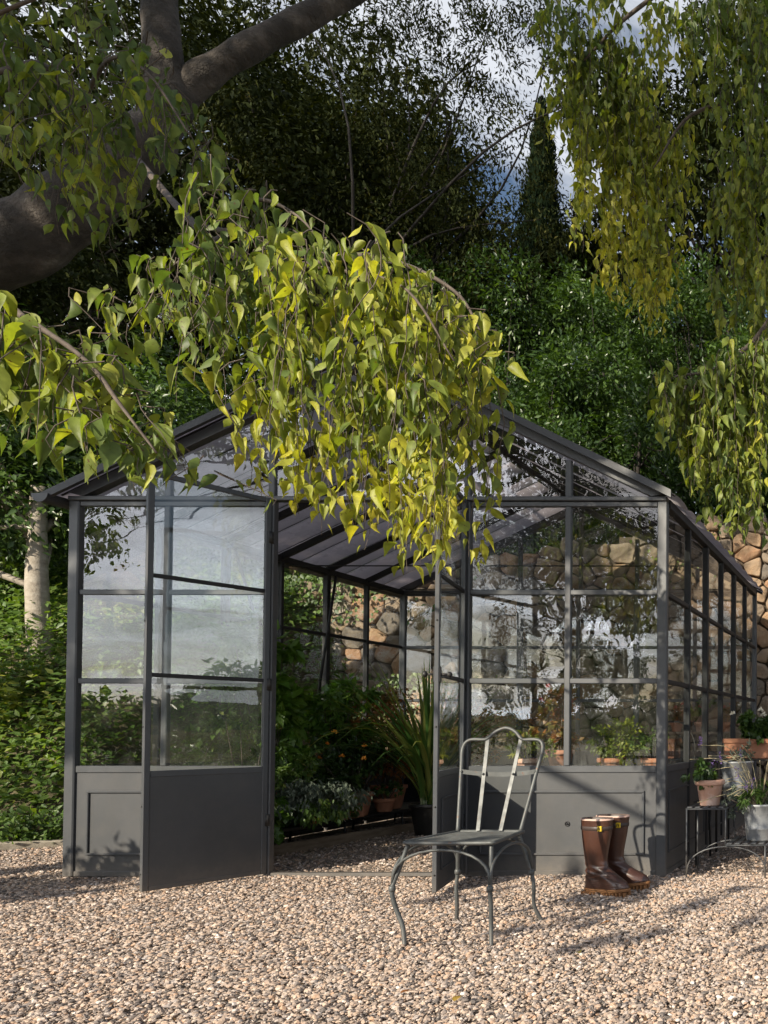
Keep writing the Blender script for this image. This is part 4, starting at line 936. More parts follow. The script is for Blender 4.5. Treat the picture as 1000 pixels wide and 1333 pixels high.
HANG_R1 = [
(2.82,0.75,5.99,0.76), (2.88,0.75,5.93,1.16), (2.93,0.75,5.99,1.51), (2.99,0.75,6.05,1.28), (3.05,0.75,6.05,1.63), (3.10,0.75,6.05,1.45), (3.16,0.75,6.05,1.74), (3.22,0.75,6.05,1.97), (3.28,0.75,6.05,2.03), (3.33,0.75,6.05,2.03), (3.39,0.75,5.81,1.91), (3.45,0.75,5.64,1.74), (3.51,0.75,5.52,1.62), (3.57,0.75,5.41,1.45), (3.62,0.75,5.35,1.16), (3.68,0.75,5.46,0.75), (3.55,0.50,6.04,0.67), (3.66,0.50,6.10,0.56), (3.77,0.50,6.16,0.67), (3.79,0.75,6.40,0.76), (3.23,0.50,4.32,0.33), (3.06,0.50,5.32,0.83), (2.90,0.50,5.48,0.33), (3.28,0.50,6.26,0.33), (3.11,0.50,6.32,0.33), (2.95,0.50,6.26,0.50), (2.84,0.50,5.99,0.45), (2.73,0.50,6.26,0.28), (2.70,0.75,6.57,0.41), (3.40,0.50,4.76,0.66), (3.51,0.50,4.65,0.83), (3.62,0.50,4.32,0.55), ]
HANG_R2 = [
(3.95,0.55,6.20,0.79), (4.08,0.35,6.01,1.25), (4.12,0.55,6.21,1.41), (4.24,0.35,6.01,1.41), (4.29,0.55,6.21,1.52), (4.40,0.35,6.01,1.62), (4.45,0.55,6.09,1.68), (4.14,0.35,4.87,0.70), (4.15,0.59,5.00,0.96), (4.23,0.55,4.97,1.12), (4.31,0.51,4.88,1.22), (4.41,0.35,4.71,1.18), (4.07,0.55,4.86,0.56), (4.01,0.55,4.74,0.34), (4.25,0.35,4.23,0.59), (4.29,0.55,4.30,0.61), (4.41,0.35,4.12,0.59), (4.46,0.55,4.24,0.56), (4.09,0.35,4.12,0.48), (4.46,0.35,4.93,1.08), ]
HANG_R3 = [
(3.74,0.13,3.20,0.31), (3.84,-0.05,3.13,0.44), (3.89,-0.05,3.16,0.54), (3.93,-0.05,3.17,0.64), (3.94,0.10,3.25,0.73), (4.03,-0.05,3.19,0.74), (4.04,0.10,3.28,0.84), (4.13,-0.05,3.22,0.83), (4.18,-0.05,3.24,0.89), (4.23,-0.05,3.28,0.93), (4.28,-0.05,3.31,1.13), (4.30,0.10,3.40,1.19), (4.37,-0.05,3.35,1.18), (4.40,0.10,3.46,1.24), (4.47,-0.05,3.40,1.23), (4.50,0.13,3.52,1.28), (4.02,0.10,2.90,0.46), (4.12,0.10,2.69,0.46), (4.22,0.10,2.69,0.50), (4.32,0.10,2.64,0.46), (3.92,0.10,2.95,0.25), (3.97,0.10,2.85,0.30), ]

PX = 989.4 / 1333 * 1024
def hang_twigs(rows, rg, Lmean, dens=30, side=.045, reps=3):
    """drooping twigs from the given starts; each row is x, y, z, fall. Gives twig paths and leaf arrays"""
    paths, P, D_, Nn, Ls = [], [], [], [], []
    for (x, y, z, fall) in rows:
        for rep in range(reps):
            f = fall * rg.uniform(.45, 1.04) if rep else fall * rg.uniform(.9, 1.04); f = max(f, .08)
            a = rg.uniform(0, 2 * np.pi); s0 = np.array([x, y, z]) + rg.normal(size=3) * np.array([.035, .10, .02])
            out = side * (.4 + rg.random()) * np.array([np.cos(a), np.sin(a), 0])
            arch = .05 + .10 * rg.random(); k = max(5, int(f / .055))
            pts = []
            w1, w2 = rg.normal(size=2) * .035; w3 = rg.uniform(8, 14)
            for i in range(k + 1):
                t = i / k
                pts.append(s0 + out * (1 - (1 - t) ** 2.2) + np.array([w1 * math.sin(t * 5) + .006 * math.sin(t * w3 * f * 3), w2 * math.sin(t * 6), -f * t ** 1.25 + arch * 4 * t * (1 - t) * (1 - t) * .5]))
            paths.append(np.array(pts))
            nl = max(3, int(f * dens))
            for j in range(nl):
                t = (j + rg.random() * .7) / nl; t = .04 + .96 * t; q = min(t * k, k - 1e-6); i = int(q); p = pts[i] + (pts[i + 1] - pts[i]) * (q - i)
                aa = rg.uniform(0, 2 * np.pi); h_ = np.array([np.cos(aa), np.sin(aa), 0])
                d = unit(h_ * rg.uniform(.1, 1.15) + np.array([0, 0, -1.0]) + rg.normal(size=3) * .22)
                n_ = unit(h_ * 1.0 + np.array([0, -.25, .55]) + rg.normal(size=3) * .35)
                P.append(p + h_ * rg.uniform(.004, .022)); D_.append(d); Nn.append(n_); Ls.append(Lmean * rg.uniform(.5, 1.35) * (1.0 - .25 * (t > .93)))
    return paths, np.array(P), np.array(D_), np.array(Nn), np.array(Ls)
def proj_size(P, L):
    q = np.asarray(P) - np.array(CAM); return L / np.maximum(.3, q[:, 1]), q
def on_screen(q):
    u = 1160.7 + 989.4 * q[:, 0] / q[:, 1]; v = 931.8 - 989.4 * (q[:, 2] / q[:, 1] - .0179)
    return (u > 0) & (u < 1000) & (v > 0) & (v < 1333)
def hackberry(root, groups, limbs_, mat, seed, nobj=300, bark=M['twig']):
    """groups: (branch paths with radii, twig rows, leaf length, tint range)"""
    rg = np.random.default_rng(seed); allL = []
    for gi_, (bp, rows, Lm, tint, dens) in enumerate(groups):
        yel = .16 if gi_ == 0 else .05
        paths, P, D_, Nn, Ls = hang_twigs(rows, rg, Lm, dens, reps=6 if seed == 6 else 4)
        mb = MB()
        for pts, r0, r1 in bp: limb(mb, pts, r0, r1, 7, 6, seed + gi_, .25)
        bmain = mb.build('branch', bark if gi_ else bark, root)
        tb = MB()
        for p in paths: tb.tube(p, list(np.linspace(.0024, .0009, len(p))), 4, cap=False)
        tb.build('twigs', M['twig'], bmain)['kind'] = 'stuff'
        # twigs joining the branch to the hanging ones
        tt = tint[0] + (tint[1] - tint[0]) * (rg.random(len(P)) * .62 + .38 * vnoise(P[:, 0] + 40, P[:, 2] + 40, .22, seed)); tt = np.where(rg.random(len(P)) < .04, tt + .25, tt)
        allL.append((bmain, P, D_, Nn, Ls, np.clip(tt + yel * (np.max(P[:, 2]) - P[:, 2]), 0, .93)))
    size = []
    for gi_, (b, P, D_, Nn, Ls, tt) in enumerate(allL):
        s_, q = proj_size(P, Ls); s_ = np.where(on_screen(q), s_, 0); size += [(s_[i] * (1.0 + .001 * (i % 7)), gi_, i) for i in range(len(P))]
    size.sort(reverse=True); pick = {(g_, i) for _, g_, i in size[:nobj]}
    # shared leaf meshes: eight shapes, varied tint
    protos = []
    for v in range(14):
        tv = T_HACKS[v % 5][0].copy(); tv[:, 2] += rg.normal() * .10 * tv[:, 0] ** 2; tv[:, 1] *= rg.uniform(.9, 1.1)
        protos.append(tv)
    pm = {}
    for gi_, (b, P, D_, Nn, Ls, tt) in enumerate(allL):
        mask = np.ones(len(P), bool)
        for i in range(len(P)):
            if (gi_, i) not in pick: continue
            mask[i] = False; key = (i % 14, round(float(tt[i]) * 8) / 8)
            if key not in pm: pm[key] = npmesh('leaf', protos[key[0]] * np.array([1, .46, 1]), T_HACK[1], mat, [key[1]] * 17, smooth=True)
            d = unit(D_[i]); bb = unit(np.cross(Nn[i], d)); nn = np.cross(d, bb)
            o = bpy.data.objects.new('leaf', pm[key]); C.objects.link(o); o.parent = b
            o.matrix_local = Matrix(((d[0], bb[0], nn[0], P[i][0]), (d[1], bb[1], nn[1], P[i][1]), (d[2], bb[2], nn[2], P[i][2]), (0, 0, 0, 1))) @ Matrix.Scale(float(Ls[i]), 4)
        mi = np.flatnonzero(mask); vs_, fs_, ts_, off = [], [], [], 0
        for q, tm in enumerate(T_HACKS):
            ii = mi[q::len(T_HACKS)]; v_, f_, t_ = leaf_arrays(P[ii], D_[ii], Nn[ii], Ls[ii], Ls[ii] * rg.uniform(.38, .52, len(ii)), tm, tt[ii]); vs_.append(v_); fs_.append(f_ + off); ts_.append(t_); off += len(v_)
        link('foliage', npmesh('foliage', np.concatenate(vs_), np.concatenate(fs_), mat, np.concatenate(ts_), smooth=True), b)['kind'] = 'stuff'
hb = empty('hackberry_tree', 'big old tree with thick grey trunk at upper left, leafy twigs hanging before the greenhouse', 'tree', (0, 0, 0))
mb = MB(); P_ = smooth_path(TRUNK_UP, 6); m_ = len(P_)
rs_ = []
for i in range(m_):
    t = i / (m_ - 1); rs_.append(float(np.interp(t, [0, .12, .3, .45, .55, .62, .72, 1], [.42, .34, .24, .20, .17, .13, .09, .078])) * (1 + .06 * math.sin(i * 1.7)))
mb.tube(P_, rs_, 20); mb.build('trunk', M['bark'], hb)
mb = MB(); limb(mb, LIMB2, .13, .09, 14, 6, 3, .1); mb.build('limb', M['bark'], hb)
hackberry(hb, [([(BR_A, .024, .004), (BR_A2, .008, .003)], HANG_A, .068, (.22, .90), 24),
               ([(BR_B, .012, .003), (BR_B2, .007, .002)], HANG_B, .066, (.12, .78), 22),
               ([(BR_C, .015, .003)], HANG_C, .074, (.15, .78), 24),
               ([(BR_D, .025, .005), (BR_D2, .010, .003), (BR_D3, .015, .004)], HANG_D, .068, (.05, .80), 20)], None, M['hack'], 5)
bough = MB(); limb(bough, [(-3.2, -7.2, 5.2), (-1.0, -6.2, 4.6), (.4, -5.6, 3.7), (1.4, -5.5, 3.2), (2.5, -5.6, 2.9)], .05, .008, 7, 5)
hr = empty('hackberry_tree', 'second hanging tree whose fine leafy twigs fall in at the right edge', 'tree', (0, 0, 0))
mb = MB(); limb(mb, [(7.0, 1.9, -.1), (6.9, 1.8, 3), (6.6, 1.6, 6.2), (6.37, 1.5, 7.8), (6.1, 1.4, 9.5)], .30, .16, 12, 6, 2, .08); mb.build('trunk', M['bark'], hr)
hackberry(hr, [([(BR_R1, .04, .006)], HANG_R1, .078, (.15, .72), 26),
               ([(BR_R2, .028, .005), (BR_R5, .012, .004)], HANG_R2, .078, (.15, .75), 26),
               ([(BR_R3, .025, .004), (BR_R4, .012, .003)], HANG_R3, .078, (.20, .80), 26)], None, M['hack'], 6)
hs = empty('hackberry_tree', 'unseen hanging tree added behind the camera to throw broken shade on the gravel', 'tree', (0, 0, 0))  # unseen tree, added for dappled shade and leafy reflections
mb = MB(); limb(mb, [(-5.2, -8.6, -.1), (-5.0, -8.2, 2.5), (-4.3, -7.6, 4.4), (-2.6, -7.0, 5.6), (-2.0, -6.6, 6.8)], .18, .10, 10, 6, 2, .08); mb.build('trunk', M['bark'], hs)
bough.build('limb', M['bark'], hs); lb_ = MB()
rg = np.random.default_rng(71); cs = np.array([(.2, -5.6, 3.3), (.8, -5.5, 3.0), (1.3, -5.5, 2.75), (1.9, -5.6, 2.7), (2.4, -5.6, 2.6), (1.6, -5.4, 2.3), (2.2, -5.5, 2.15), (.5, -5.6, 2.7), (2.8, -5.7, 2.4), (-5.3, -5, 4.0), (-4.9, -5, 3.6), (-4.6, -5.1, 4.2), (-5.1, -5, 3.3), (-4.2, -5, 4.6), (-3.7, -5.1, 4.9), (-3.1, -5, 4.7), (-2.6, -5, 5.2), (-4.5, -5, 5.0), (-3.4, -5, 5.5), (-2.0, -5.1, 5.0), (-1.5, -5, 5.4), (-5.4, -5.1, 4.8), (-2.5, -5, 5.9)])
for c in cs[9:]: limb(lb_, [(-2.6, -7.0, 5.2), ((c[0] - 2.6) / 2, -6.2, (c[2] + 5.2) / 2 + .3), c], .03, .005, 5, 4)
lb_.build('branch', M['bark'], hs)
P, D_, Nn, Ls, Ws, tt = crown_leaves(rg, cs, np.concatenate([np.full(9, .22), np.full(len(cs) - 9, .40)]), 5200, .07, down=1.2); leaves('crown', P, D_, Nn, Ls, Ws, T_HACK, tt * .8, M['hack'], hs, 'stuff')
# unseen trees added behind the camera: crowns set to shade the terrace and darken reflections
hi = [((-11, -9, 0), (-10.4, -8.6, 13), (-9.6, -7.8, 20.0), (5.4, 2.6, 3.6), 28, 1.5, 18000), ((-5.0, -8.3, 0), (-3.6, -7.2, 7.5), (-1.8, -6.3, 9.0), (3.2, 1.5, 2.3), 17, 1.15, 34000), ((4.5, -9.5, -.1), (4.0, -9.2, 9.5), (3.0, -8.2, 12.6), (3.4, 2.0, 3.8), 18, 1.4, 9000), ((-15, -2, 0), (-14.6, -2, 10), (-13.5, -1.6, 14.5), (3.4, 3.0, 4.0), 18, 1.6, 11000), ((-9.6, -31, -1.6), (-9.4, -30.6, 6.5), (-9.6, -30, 9.0), (4.8, 2.6, 4.0), 28, 1.6, 34000), ((0, -33, -1.7), (0, -32.5, 7.5), (.4, -32, 12), (4.0, 2.6, 4), 16, 1.6, 9000)]
for i, (b, tp, c, r, n, rc, nl) in enumerate(hi):
    rg = np.random.default_rng(300 + i); cs, cr = ell(rg, c, r, n, rc)
    if i == 1: cs = np.concatenate([cs, [(-2.4, -6.3, 6.5), (-1.6, -6.3, 6.4), (-.9, -6.3, 6.6), (-.2, -6.4, 6.7), (.3, -6.4, 7.2), (1.0, -6.4, 8.0), (-1.4, -6.6, 6.1), (-.7, -6.6, 6.2), (-.2, -6.6, 6.3)]]); cr = np.concatenate([cr, np.full(9, .9)])
    tree('unseen_shade_tree', ['wide unseen shade tree added at the back left of the garden', 'unseen shade tree added behind the camera', 'unseen shade tree added to the right behind the camera', 'unseen shade tree added beyond the left edge', 'round unseen tree added lower down the garden to darken the right panes', 'unseen tree down the garden behind the shrubs at right'][i], 'tree', b, tp, .24, cs, cr, nl, .17, M['oak'], M['bark'], 320 + i, group='unseen trees added for shade and reflections', ll=1.9, clear=(-3.3, -.45, 7.0, 9.5) if i == 1 else None)  # gap cut in one crown so the sun reaches the stone wall
for i, (x, y, r, h) in enumerate([(-1.05, -2.9, .62, 1.55), (-2.2, -2.4, .6, 1.45), (-5, -13.5, 1.0, 1.3), (-8.5, -12.5, 1.2, 1.6), (-1.5, -14, 1.0, 1.2), (2, -14.5, 1.1, 1.3), (-12.5, -10.5, 1.3, 1.7), (6, -14, 1.2, 1.4), (-8.4, -24, 1.5, 5.2), (-6.6, -24.5, 1.4, 4.6), (-5.0, -24, 1.4, 5.4), (-3.2, -24.5, 1.3, 4.8), (-20, -25, 2.2, 4.0)]):  # the four tall thickets are added to block bright sky mirrored in the panes
    shrub('garden_shrub', ['clipped round shrub just beyond the left edge of the yard', 'second round shrub beyond the left edge of the yard', 'grey-green shrub on the garden edge behind the camera', 'big shrub at the back left of the garden', 'low shrub behind the camera', 'shrub facing the greenhouse doors', 'tall shrub at the far back left', 'shrub at the back right of the garden', 'tall unseen thicket added to darken the right panes, leftmost of four', 'tall unseen thicket added to darken the right panes, second of four', 'tall unseen thicket added to darken the right panes, third of four', 'tall unseen thicket added to darken the right panes, rightmost of four', 'wide thicket far down the garden at the left'][i], (x, y, 0 if y > -20 else -.9), r, h, 3800 if y > -20 else 9000, .085 if y > -20 else .14, M['laurel' if i % 2 else 'ivy'], 400 + i)

# ------------------------------------------------------------------ garden chair
CH = M['chair']
def chair():
    t = empty('garden_chair', 'grey metal garden chair with a fan back standing on the gravel before the doors', 'chair', (3.34, -1.33, 0))
    def w(p): return (p[0] - 3.34, p[1] + 1.33, p[2])
    def T(name, pts, r, n=8, k=6): return MB().tube(smooth_path([w(p) for p in pts], k), r, n).build(name, CH, t)
    FLs, FRs, BLs, BRs = (3.13, -1.50, .435), (3.495, -1.50, .435), (3.165, -1.17, .435), (3.455, -1.17, .435)
    # legs: cabriole, bulging out on the diagonal above the ankle
    def leg(top, foot, dx, dy):
        f = gz(foot[0], foot[1])
        pts = [(top[0], top[1], .43), (top[0] + dx * .55, top[1] + dy * .5, .33), (top[0] + dx, top[1] + dy, .245), (top[0] + dx * .85 + (foot[0] - top[0]) * .2, top[1] + dy * .9, .17), ((top[0] + dx * .5 + foot[0]) / 2, (top[1] + dy * .4 + foot[1]) / 2, .08), (foot[0], foot[1], float(f) - .02)]
        o = MB().tube(smooth_path([w(p) for p in pts], 6), .0092, 8).build('leg', CH, t)
        p = w(pts[2]); m = MB(); m.tube([(p[0], p[1], .230), (p[0], p[1], .236), (p[0], p[1], .252), (p[0], p[1], .258)], [.009, .0135, .0135, .009], 10); m.build('collar', CH, o)
        return (pts[2][0], pts[2][1], .248)
    a = leg(FLs, (3.150, -1.545), -.045, -.035); b = leg(FRs, (3.525, -1.55), .018, -.045)
    c = leg(BLs, (3.128, -1.115), -.02, .03); d = leg(BRs, (3.56, -1.13), .055, .015)
    def arch(p, q, h=.412):
        n = 14; pts = []
        for i in range(n + 1):
            s = math.pi * i / n; u = (1 - math.cos(s)) / 2
            pts.append((p[0] + (q[0] - p[0]) * u, p[1] + (q[1] - p[1]) * u, .262 + (h - .262) * math.sin(s) ** .75))
        MB().tube([w(x) for x in pts], .0065, 7).build('arch_brace', CH, t)
    arch(a, b); arch(a, c); arch(b, d); arch(c, d)
    # seat: frame and lattice of slats
    seat = MB()
    ring = [(FLs[0] - .012, FLs[1] + .02), (FLs[0] + .01, FLs[1] - .022), (3.31, FLs[1] - .034), (FRs[0] - .01, FRs[1] - .022), (FRs[0] + .014, FRs[1] + .02), (BRs[0] + .012, BRs[1] - .02), (BRs[0] - .01, BRs[1] + .015), (BLs[0] + .01, BLs[1] + .015), (BLs[0] - .012, BLs[1] - .02)]
    P = smooth_path([(x - 3.34, y + 1.33, .440) for x, y in ring + ring[:1]], 5)
    seat.tube(P, .0095, 8, cap=False); so_ = seat.build('seat', CH, t)
    for i in range(17):
        u = (i + .5) / 17; y = FLs[1] - .024 + (BLs[1] + .012 - FLs[1] + .024) * u; s = u
        xa = FLs[0] + (BLs[0] - FLs[0]) * s - .008; xb = FRs[0] + (BRs[0] - FRs[0]) * s + .008
        MB().box(w((xa, y - .0062, .4385)), w((xb, y + .0062, .4425)), .001).build('slat', CH, so_)
    for i in range(5):
        x = 3.165 + i * .075; MB().box(w((x - .005, FLs[1] - .02, .434)), w((x + .005, BLs[1] + .01, .4375)), .001).build('slat', CH, so_)
    # back: bent tube with a humped top, two flat bars, a curved cross band
    def bk(x, z):
        """point of the raked, fanned back"""
        s = (z - .435) / .5; return (3.31 + x * (1 + .42 * s), -1.17 + .155 * s, z)
    hw = .150
    pts = [bk(-hw, .43), bk(-hw, .60), bk(-hw, .76), bk(-hw, .830), bk(-hw * .93, .868), bk(-hw * .78, .884), bk(-hw * .50, .884), bk(-hw * .40, .890), bk(-hw * .22, .925), bk(0, .942)]
    pts = pts + [(2 * 3.31 - p[0], p[1], p[2]) for p in pts[-2::-1]]
    MB().tube(smooth_path([w(p) for p in pts], 5), .0088, 9).build('back_frame', CH, t)
    for s in (-1, 1):
        p0, p1 = w(bk(s * hw * .40, .888)), w(bk(s * hw * .36, .445))
        MB().bar(p1, p0, .019, .004, up=(0, 1, 0), c=.001).build('back_bar', CH, t)
    m = MB(); n = 12; vs = []
    for i in range(n + 1):
        u = -1 + 2 * i / n; p = w(bk(hw * u, .728 - .016 * (1 - u * u))); p = (p[0], p[1] + .018 * (1 - u * u) - .006, p[2])
        vs += [(p[0], p[1], p[2] - .011), (p[0], p[1], p[2] + .011), (p[0], p[1] + .004, p[2] + .011), (p[0], p[1] + .004, p[2] - .011)]
    m.add(vs, [(i * 4 + k, i * 4 + (k + 1) % 4, i * 4 + 4 + (k + 1) % 4, i * 4 + 4 + k) for i in range(n) for k in range(4)]); bd = m.build('cross_band', CH, t)
    for x in (-.97, -.40, .40, .97):
        p = w(bk(hw * x, .728 - .016 * (1 - x * x))); MB().tube([(p[0], p[1] - .012, p[2]), (p[0], p[1] - .004, p[2])], [.004, .007], 8).build('rivet', CH, bd)
chair()

# ------------------------------------------------------------------ wellington boots
def boot(label, loc, rotz, mirror=1, lean=0):
    t = empty('rubber_boot', label, 'boot', loc, rotz, 'pair of brown rubber boots'); t.scale = (1.0, 1.0, 1.05)
    n = 32
    # z, heel x, toe x, half width, centre x of shaft blend
    st = [(.030, -.045, .232, .043), (.045, -.050, .240, .0455), (.062, -.050, .236, .0455), (.080, -.049, .222, .044), (.098, -.048, .190, .0425), (.116, -.047, .150, .041), (.134, -.047, .118, .040), (.155, -.047, .096, .0395), (.180, -.051, .086, .042), (.215, -.056, .088, .046), (.260, -.063, .096, .052), (.310, -.069, .106, .057), (.350, -.073, .112, .060), (.400, -.076, .118, .062), (.408, -.077, .119, .063), (.412, -.075, .117, .061)]
    inner = [(.408, -.071, .113, .057), (.30, -.062, .098, .050), (.18, -.045, .078, .038)]
    def ring(z, hx, tx, w):
        out = []
        for k in range(n):
            a = 2 * math.pi * k / n; c, s = math.cos(a), math.sin(a); cx = (hx + tx) / 2; rx = (tx - hx) / 2
            foot = min(1, max(0, (tx - .10) / .10))
            wy = w * (1 - foot * .22 * (1 - abs(c)) * (1 if c < 0 else 0)) * (1 + foot * (.10 * math.exp(-((c - .45) / .3) ** 2) - .10 * math.exp(-((c + .25) / .3) ** 2)))
            e = 1 - .18 * foot
            y = wy * math.copysign(abs(s) ** (1 - .15 * foot), s)
            x = cx + rx * math.copysign(abs(c) ** e, c)
            if foot > 0: y += mirror * .010 * foot * (x / .23) ** 2
            # creases at the ankle
            cr = .0042 * math.sin((z + .25 * x) * 170) * math.exp(-((z - .135) / .035) ** 2)
            sl_ = .010 * foot * max(0, (x - .10) / .13) if z < .05 else 0
            out.append((x + cr * c + lean * z, y + cr * s, z + sl_))
        return out
    m = MB(); V = []
    P = []
    for i in range(len(st) - 1):
        for j in range(3):
            u = j / 3; P.append(tuple(st[i][q] + (st[i + 1][q] - st[i][q]) * u for q in range(4)))
    P.append(st[-1])
    for p in P: V += ring(*p)
    k0 = len(P)
    F = [(i * n + k, i * n + (k + 1) % n, (i + 1) * n + (k + 1) % n, (i + 1) * n + k) for i in range(k0 - 1) for k in range(n)]
    m.add(V, F + [tuple(range(n))[::-1]], True); m.build('boot_upper', M['rubber'], t)
    li = MB(); V = ring(*st[-1])
    for p in inner: V += ring(*p)
    li.add(V, [(i * n + k, i * n + (k + 1) % n, (i + 1) * n + (k + 1) % n, (i + 1) * n + k) for i in range(len(inner)) for k in range(n)] + [tuple(len(inner) * n + k for k in range(n))], True); li.build('lining', M['rubber_band'], t)
    rb = MB(); V = []
    for z, g_ in ((.352, .0), (.354, .0022), (.372, .0022), (.374, 0)):
        i = .5 * (z - .35) / .05; hx, tx, w_ = -.0735 - i * .003, .1125 + i * .006, .0605 + .002 * i
        V += ring(z, hx - g_ - .0006, tx + g_ + .0006, w_ + g_ + .0006)
    rb.add(V, [(i * n + k, i * n + (k + 1) % n, (i + 1) * n + (k + 1) % n, (i + 1) * n + k) for i in range(3) for k in range(n)], True); rb.build('band', M['rubber_band'], t)
    rim = MB(); V = ring(.405, -.0785, .1205, .0645) + ring(.407, -.079, .121, .065) + ring(.4135, -.0775, .1195, .0635) + ring(.4145, -.074, .116, .0605)
    rim.add(V, [(i * n + k, i * n + (k + 1) % n, (i + 1) * n + (k + 1) % n, (i + 1) * n + k) for i in range(3) for k in range(n)], True); rim.build('top_trim', M['lining'], t)
    # label patch, front outer side
    lb = MB(); xx = .066 + lean * .36; lb.box((xx, -.0570, .350), (xx + .026, -.046, .378), .002); l_ = lb.build('label', M['yellow'], t)
    mk = MB()
    for a_, b_ in (((.005, .006), (.009, .020)), ((.009, .018), (.019, .021)), ((.011, .011), (.021, .014)), ((.018, .005), (.021, .018))):
        mk.box((xx + a_[0], -.0580, .350 + a_[1]), (xx + b_[0], -.0570, .350 + b_[1]))
    mk.build('label_mark', M['dark_print'], l_)
    # sole with heel block and lugs
    so = MB(); V = ring(.022, -.052, .240, .045) + ring(.025, -.055, .244, .0475) + ring(.034, -.056, .246, .0485) + ring(.040, -.054, .243, .047)
    so.add(V, [(i * n + k, i * n + (k + 1) % n, (i + 1) * n + (k + 1) % n, (i + 1) * n + k) for i in range(3) for k in range(n)] + [tuple(range(n))[::-1], tuple(3 * n + k for k in range(n))], False)
    s_ = so.build('sole', M['sole'], t)
    for i in range(15):
        x = -.046 + i * .0195
        if .045 < x < .075: continue
        wy = .044 if x < .05 else .048 * (1 - max(0, (x - .16) / .085) ** 2.2 * .62)
        for s in (-1, 1):
            MB().box((x - .0055, s * wy * .30 + mirror * .008 * (x > .1), -.002), (x + .0055, s * wy * 1.03 + mirror * .008 * (x > .1), .0235 + .008 * max(0, (x - .12) / .12)), .0015).build('lug', M['sole'], s_)
    MB().box((-.050, -.040, .004), (.040, .040, .024), .003).build('heel', M['sole'], s_)
    return t
boot('brown rubber boot nearer the camera, its yellow label fully seen', (3.565, -.52, -.002), -.30, -1)
boot('brown rubber boot half hidden behind its twin, next to the grey panel', (3.600, -.375, -.002), -.12, 1)

# ------------------------------------------------------------------ pots and potted plants
def pot(mat, parent, r0, r1, h, rim=.012, soil=True, loc=(0, 0, 0), name='pot'):
    prof = [(0, 0), (r0 * .96, 0), (r0, .006), (r1 - .002, h - .035), (r1 - .001, h - .034), (r1 + rim * .7, h - .033), (r1 + rim, h - .028), (r1 + rim, h - .004), (r1 + rim - .004, h), (r1 - .006, h), (r1 - .009, h - .01), (r1 * .9, h - .03), (0, h - .03)]
    o = MB().lathe(prof, loc, 32, .004).build(name, mat, parent)
    if soil: MB().lathe([(0, h - .022), (r1 * .5, h - .018), (r1 * .92, h - .026)], loc, 20, .03).build('soil', M['soil'], o)
    return o
def clump(parent, r, h, n, L, mat, seed, T=T_OVAL, ll=1.8, nc=8, z0=0, tint=(0, 1), down=.2, spread=.42, name='foliage', off=(0, 0)):
    rg = np.random.default_rng(seed); cs = np.stack([off[0] + rg.normal(size=nc) * r * spread, off[1] + rg.normal(size=nc) * r * spread, z0 + h * (.15 + .8 * rg.random(nc))], 1)
    mb = MB()
    for q in cs: limb(mb, [(q[0] * .15, q[1] * .15, z0 - .02), (q[0] * .6, q[1] * .6, z0 + (q[2] - z0) * .6), q], .006, .002, 5, 3)
    mb.build('stems', M['twig'], parent)
    P, D_, Nn, Ls, Ws, tt = crown_leaves(rg, cs, np.full(nc, r * .5), n, L, ll=ll, tint0=tint[0], tint1=tint[1], down=down)
    leaves(name, P, D_, Nn, Ls, Ws, T, tt, mat, parent, 'stuff')
def flowers(parent, pts, r, mat, seed=0, petals=6, name='flower'):
    rg = np.random.default_rng(seed)
    for p in pts:
        n = petals * 3; a = rg.uniform(0, 6.28, n); e = rg.uniform(-.2, 1.3, n)
        D_ = np.stack([np.cos(a) * np.cos(e), np.sin(a) * np.cos(e), np.sin(e)], 1); Nn = unit(rg.normal(size=(n, 3)))
        leaves(name, np.tile(p, (n, 1)), D_, Nn, r * rg.uniform(.7, 1.1, n), r * .7, T_OVAL, rg.random(n), mat, parent)
def straps(parent, n, h, spread, mat, seed, w=.022, droop=1.0):
    rg = np.random.default_rng(seed)
    for i in range(n):
        a = rg.uniform(0, 6.28); L = h * rg.uniform(.6, 1.1); out = spread * rg.uniform(.15, 1); hd = np.array([math.cos(a), math.sin(a)]); sd_ = np.array([-hd[1], hd[0]])
        V, F = [], []; m = 9; dr = droop * rg.uniform(.2, 1.2) * out / spread
        for j in range(m):
            t = j / (m - 1); d = out * t ** 1.5; z = L * (t - .55 * dr * t ** 3.2)
            ww = w * (.35 + .65 * math.sin(min(1, t * 2.2) * math.pi / 2)) * (1 - t ** 3) + .001; c = hd * d
            V += [(c[0] + sd_[0] * ww / 2, c[1] + sd_[1] * ww / 2, z), (c[0], c[1], z - ww * .25), (c[0] - sd_[0] * ww / 2, c[1] - sd_[1] * ww / 2, z)]
        for j in range(m - 1):
            k = j * 3; F += [(k, k + 1, k + 4, k + 3), (k + 1, k + 2, k + 5, k + 4)]
        link('leaf', npmesh('leaf', V, F, mat, [rg.random()] * len(V), smooth=True), parent, (rg.normal() * .03, rg.normal() * .03, 0))
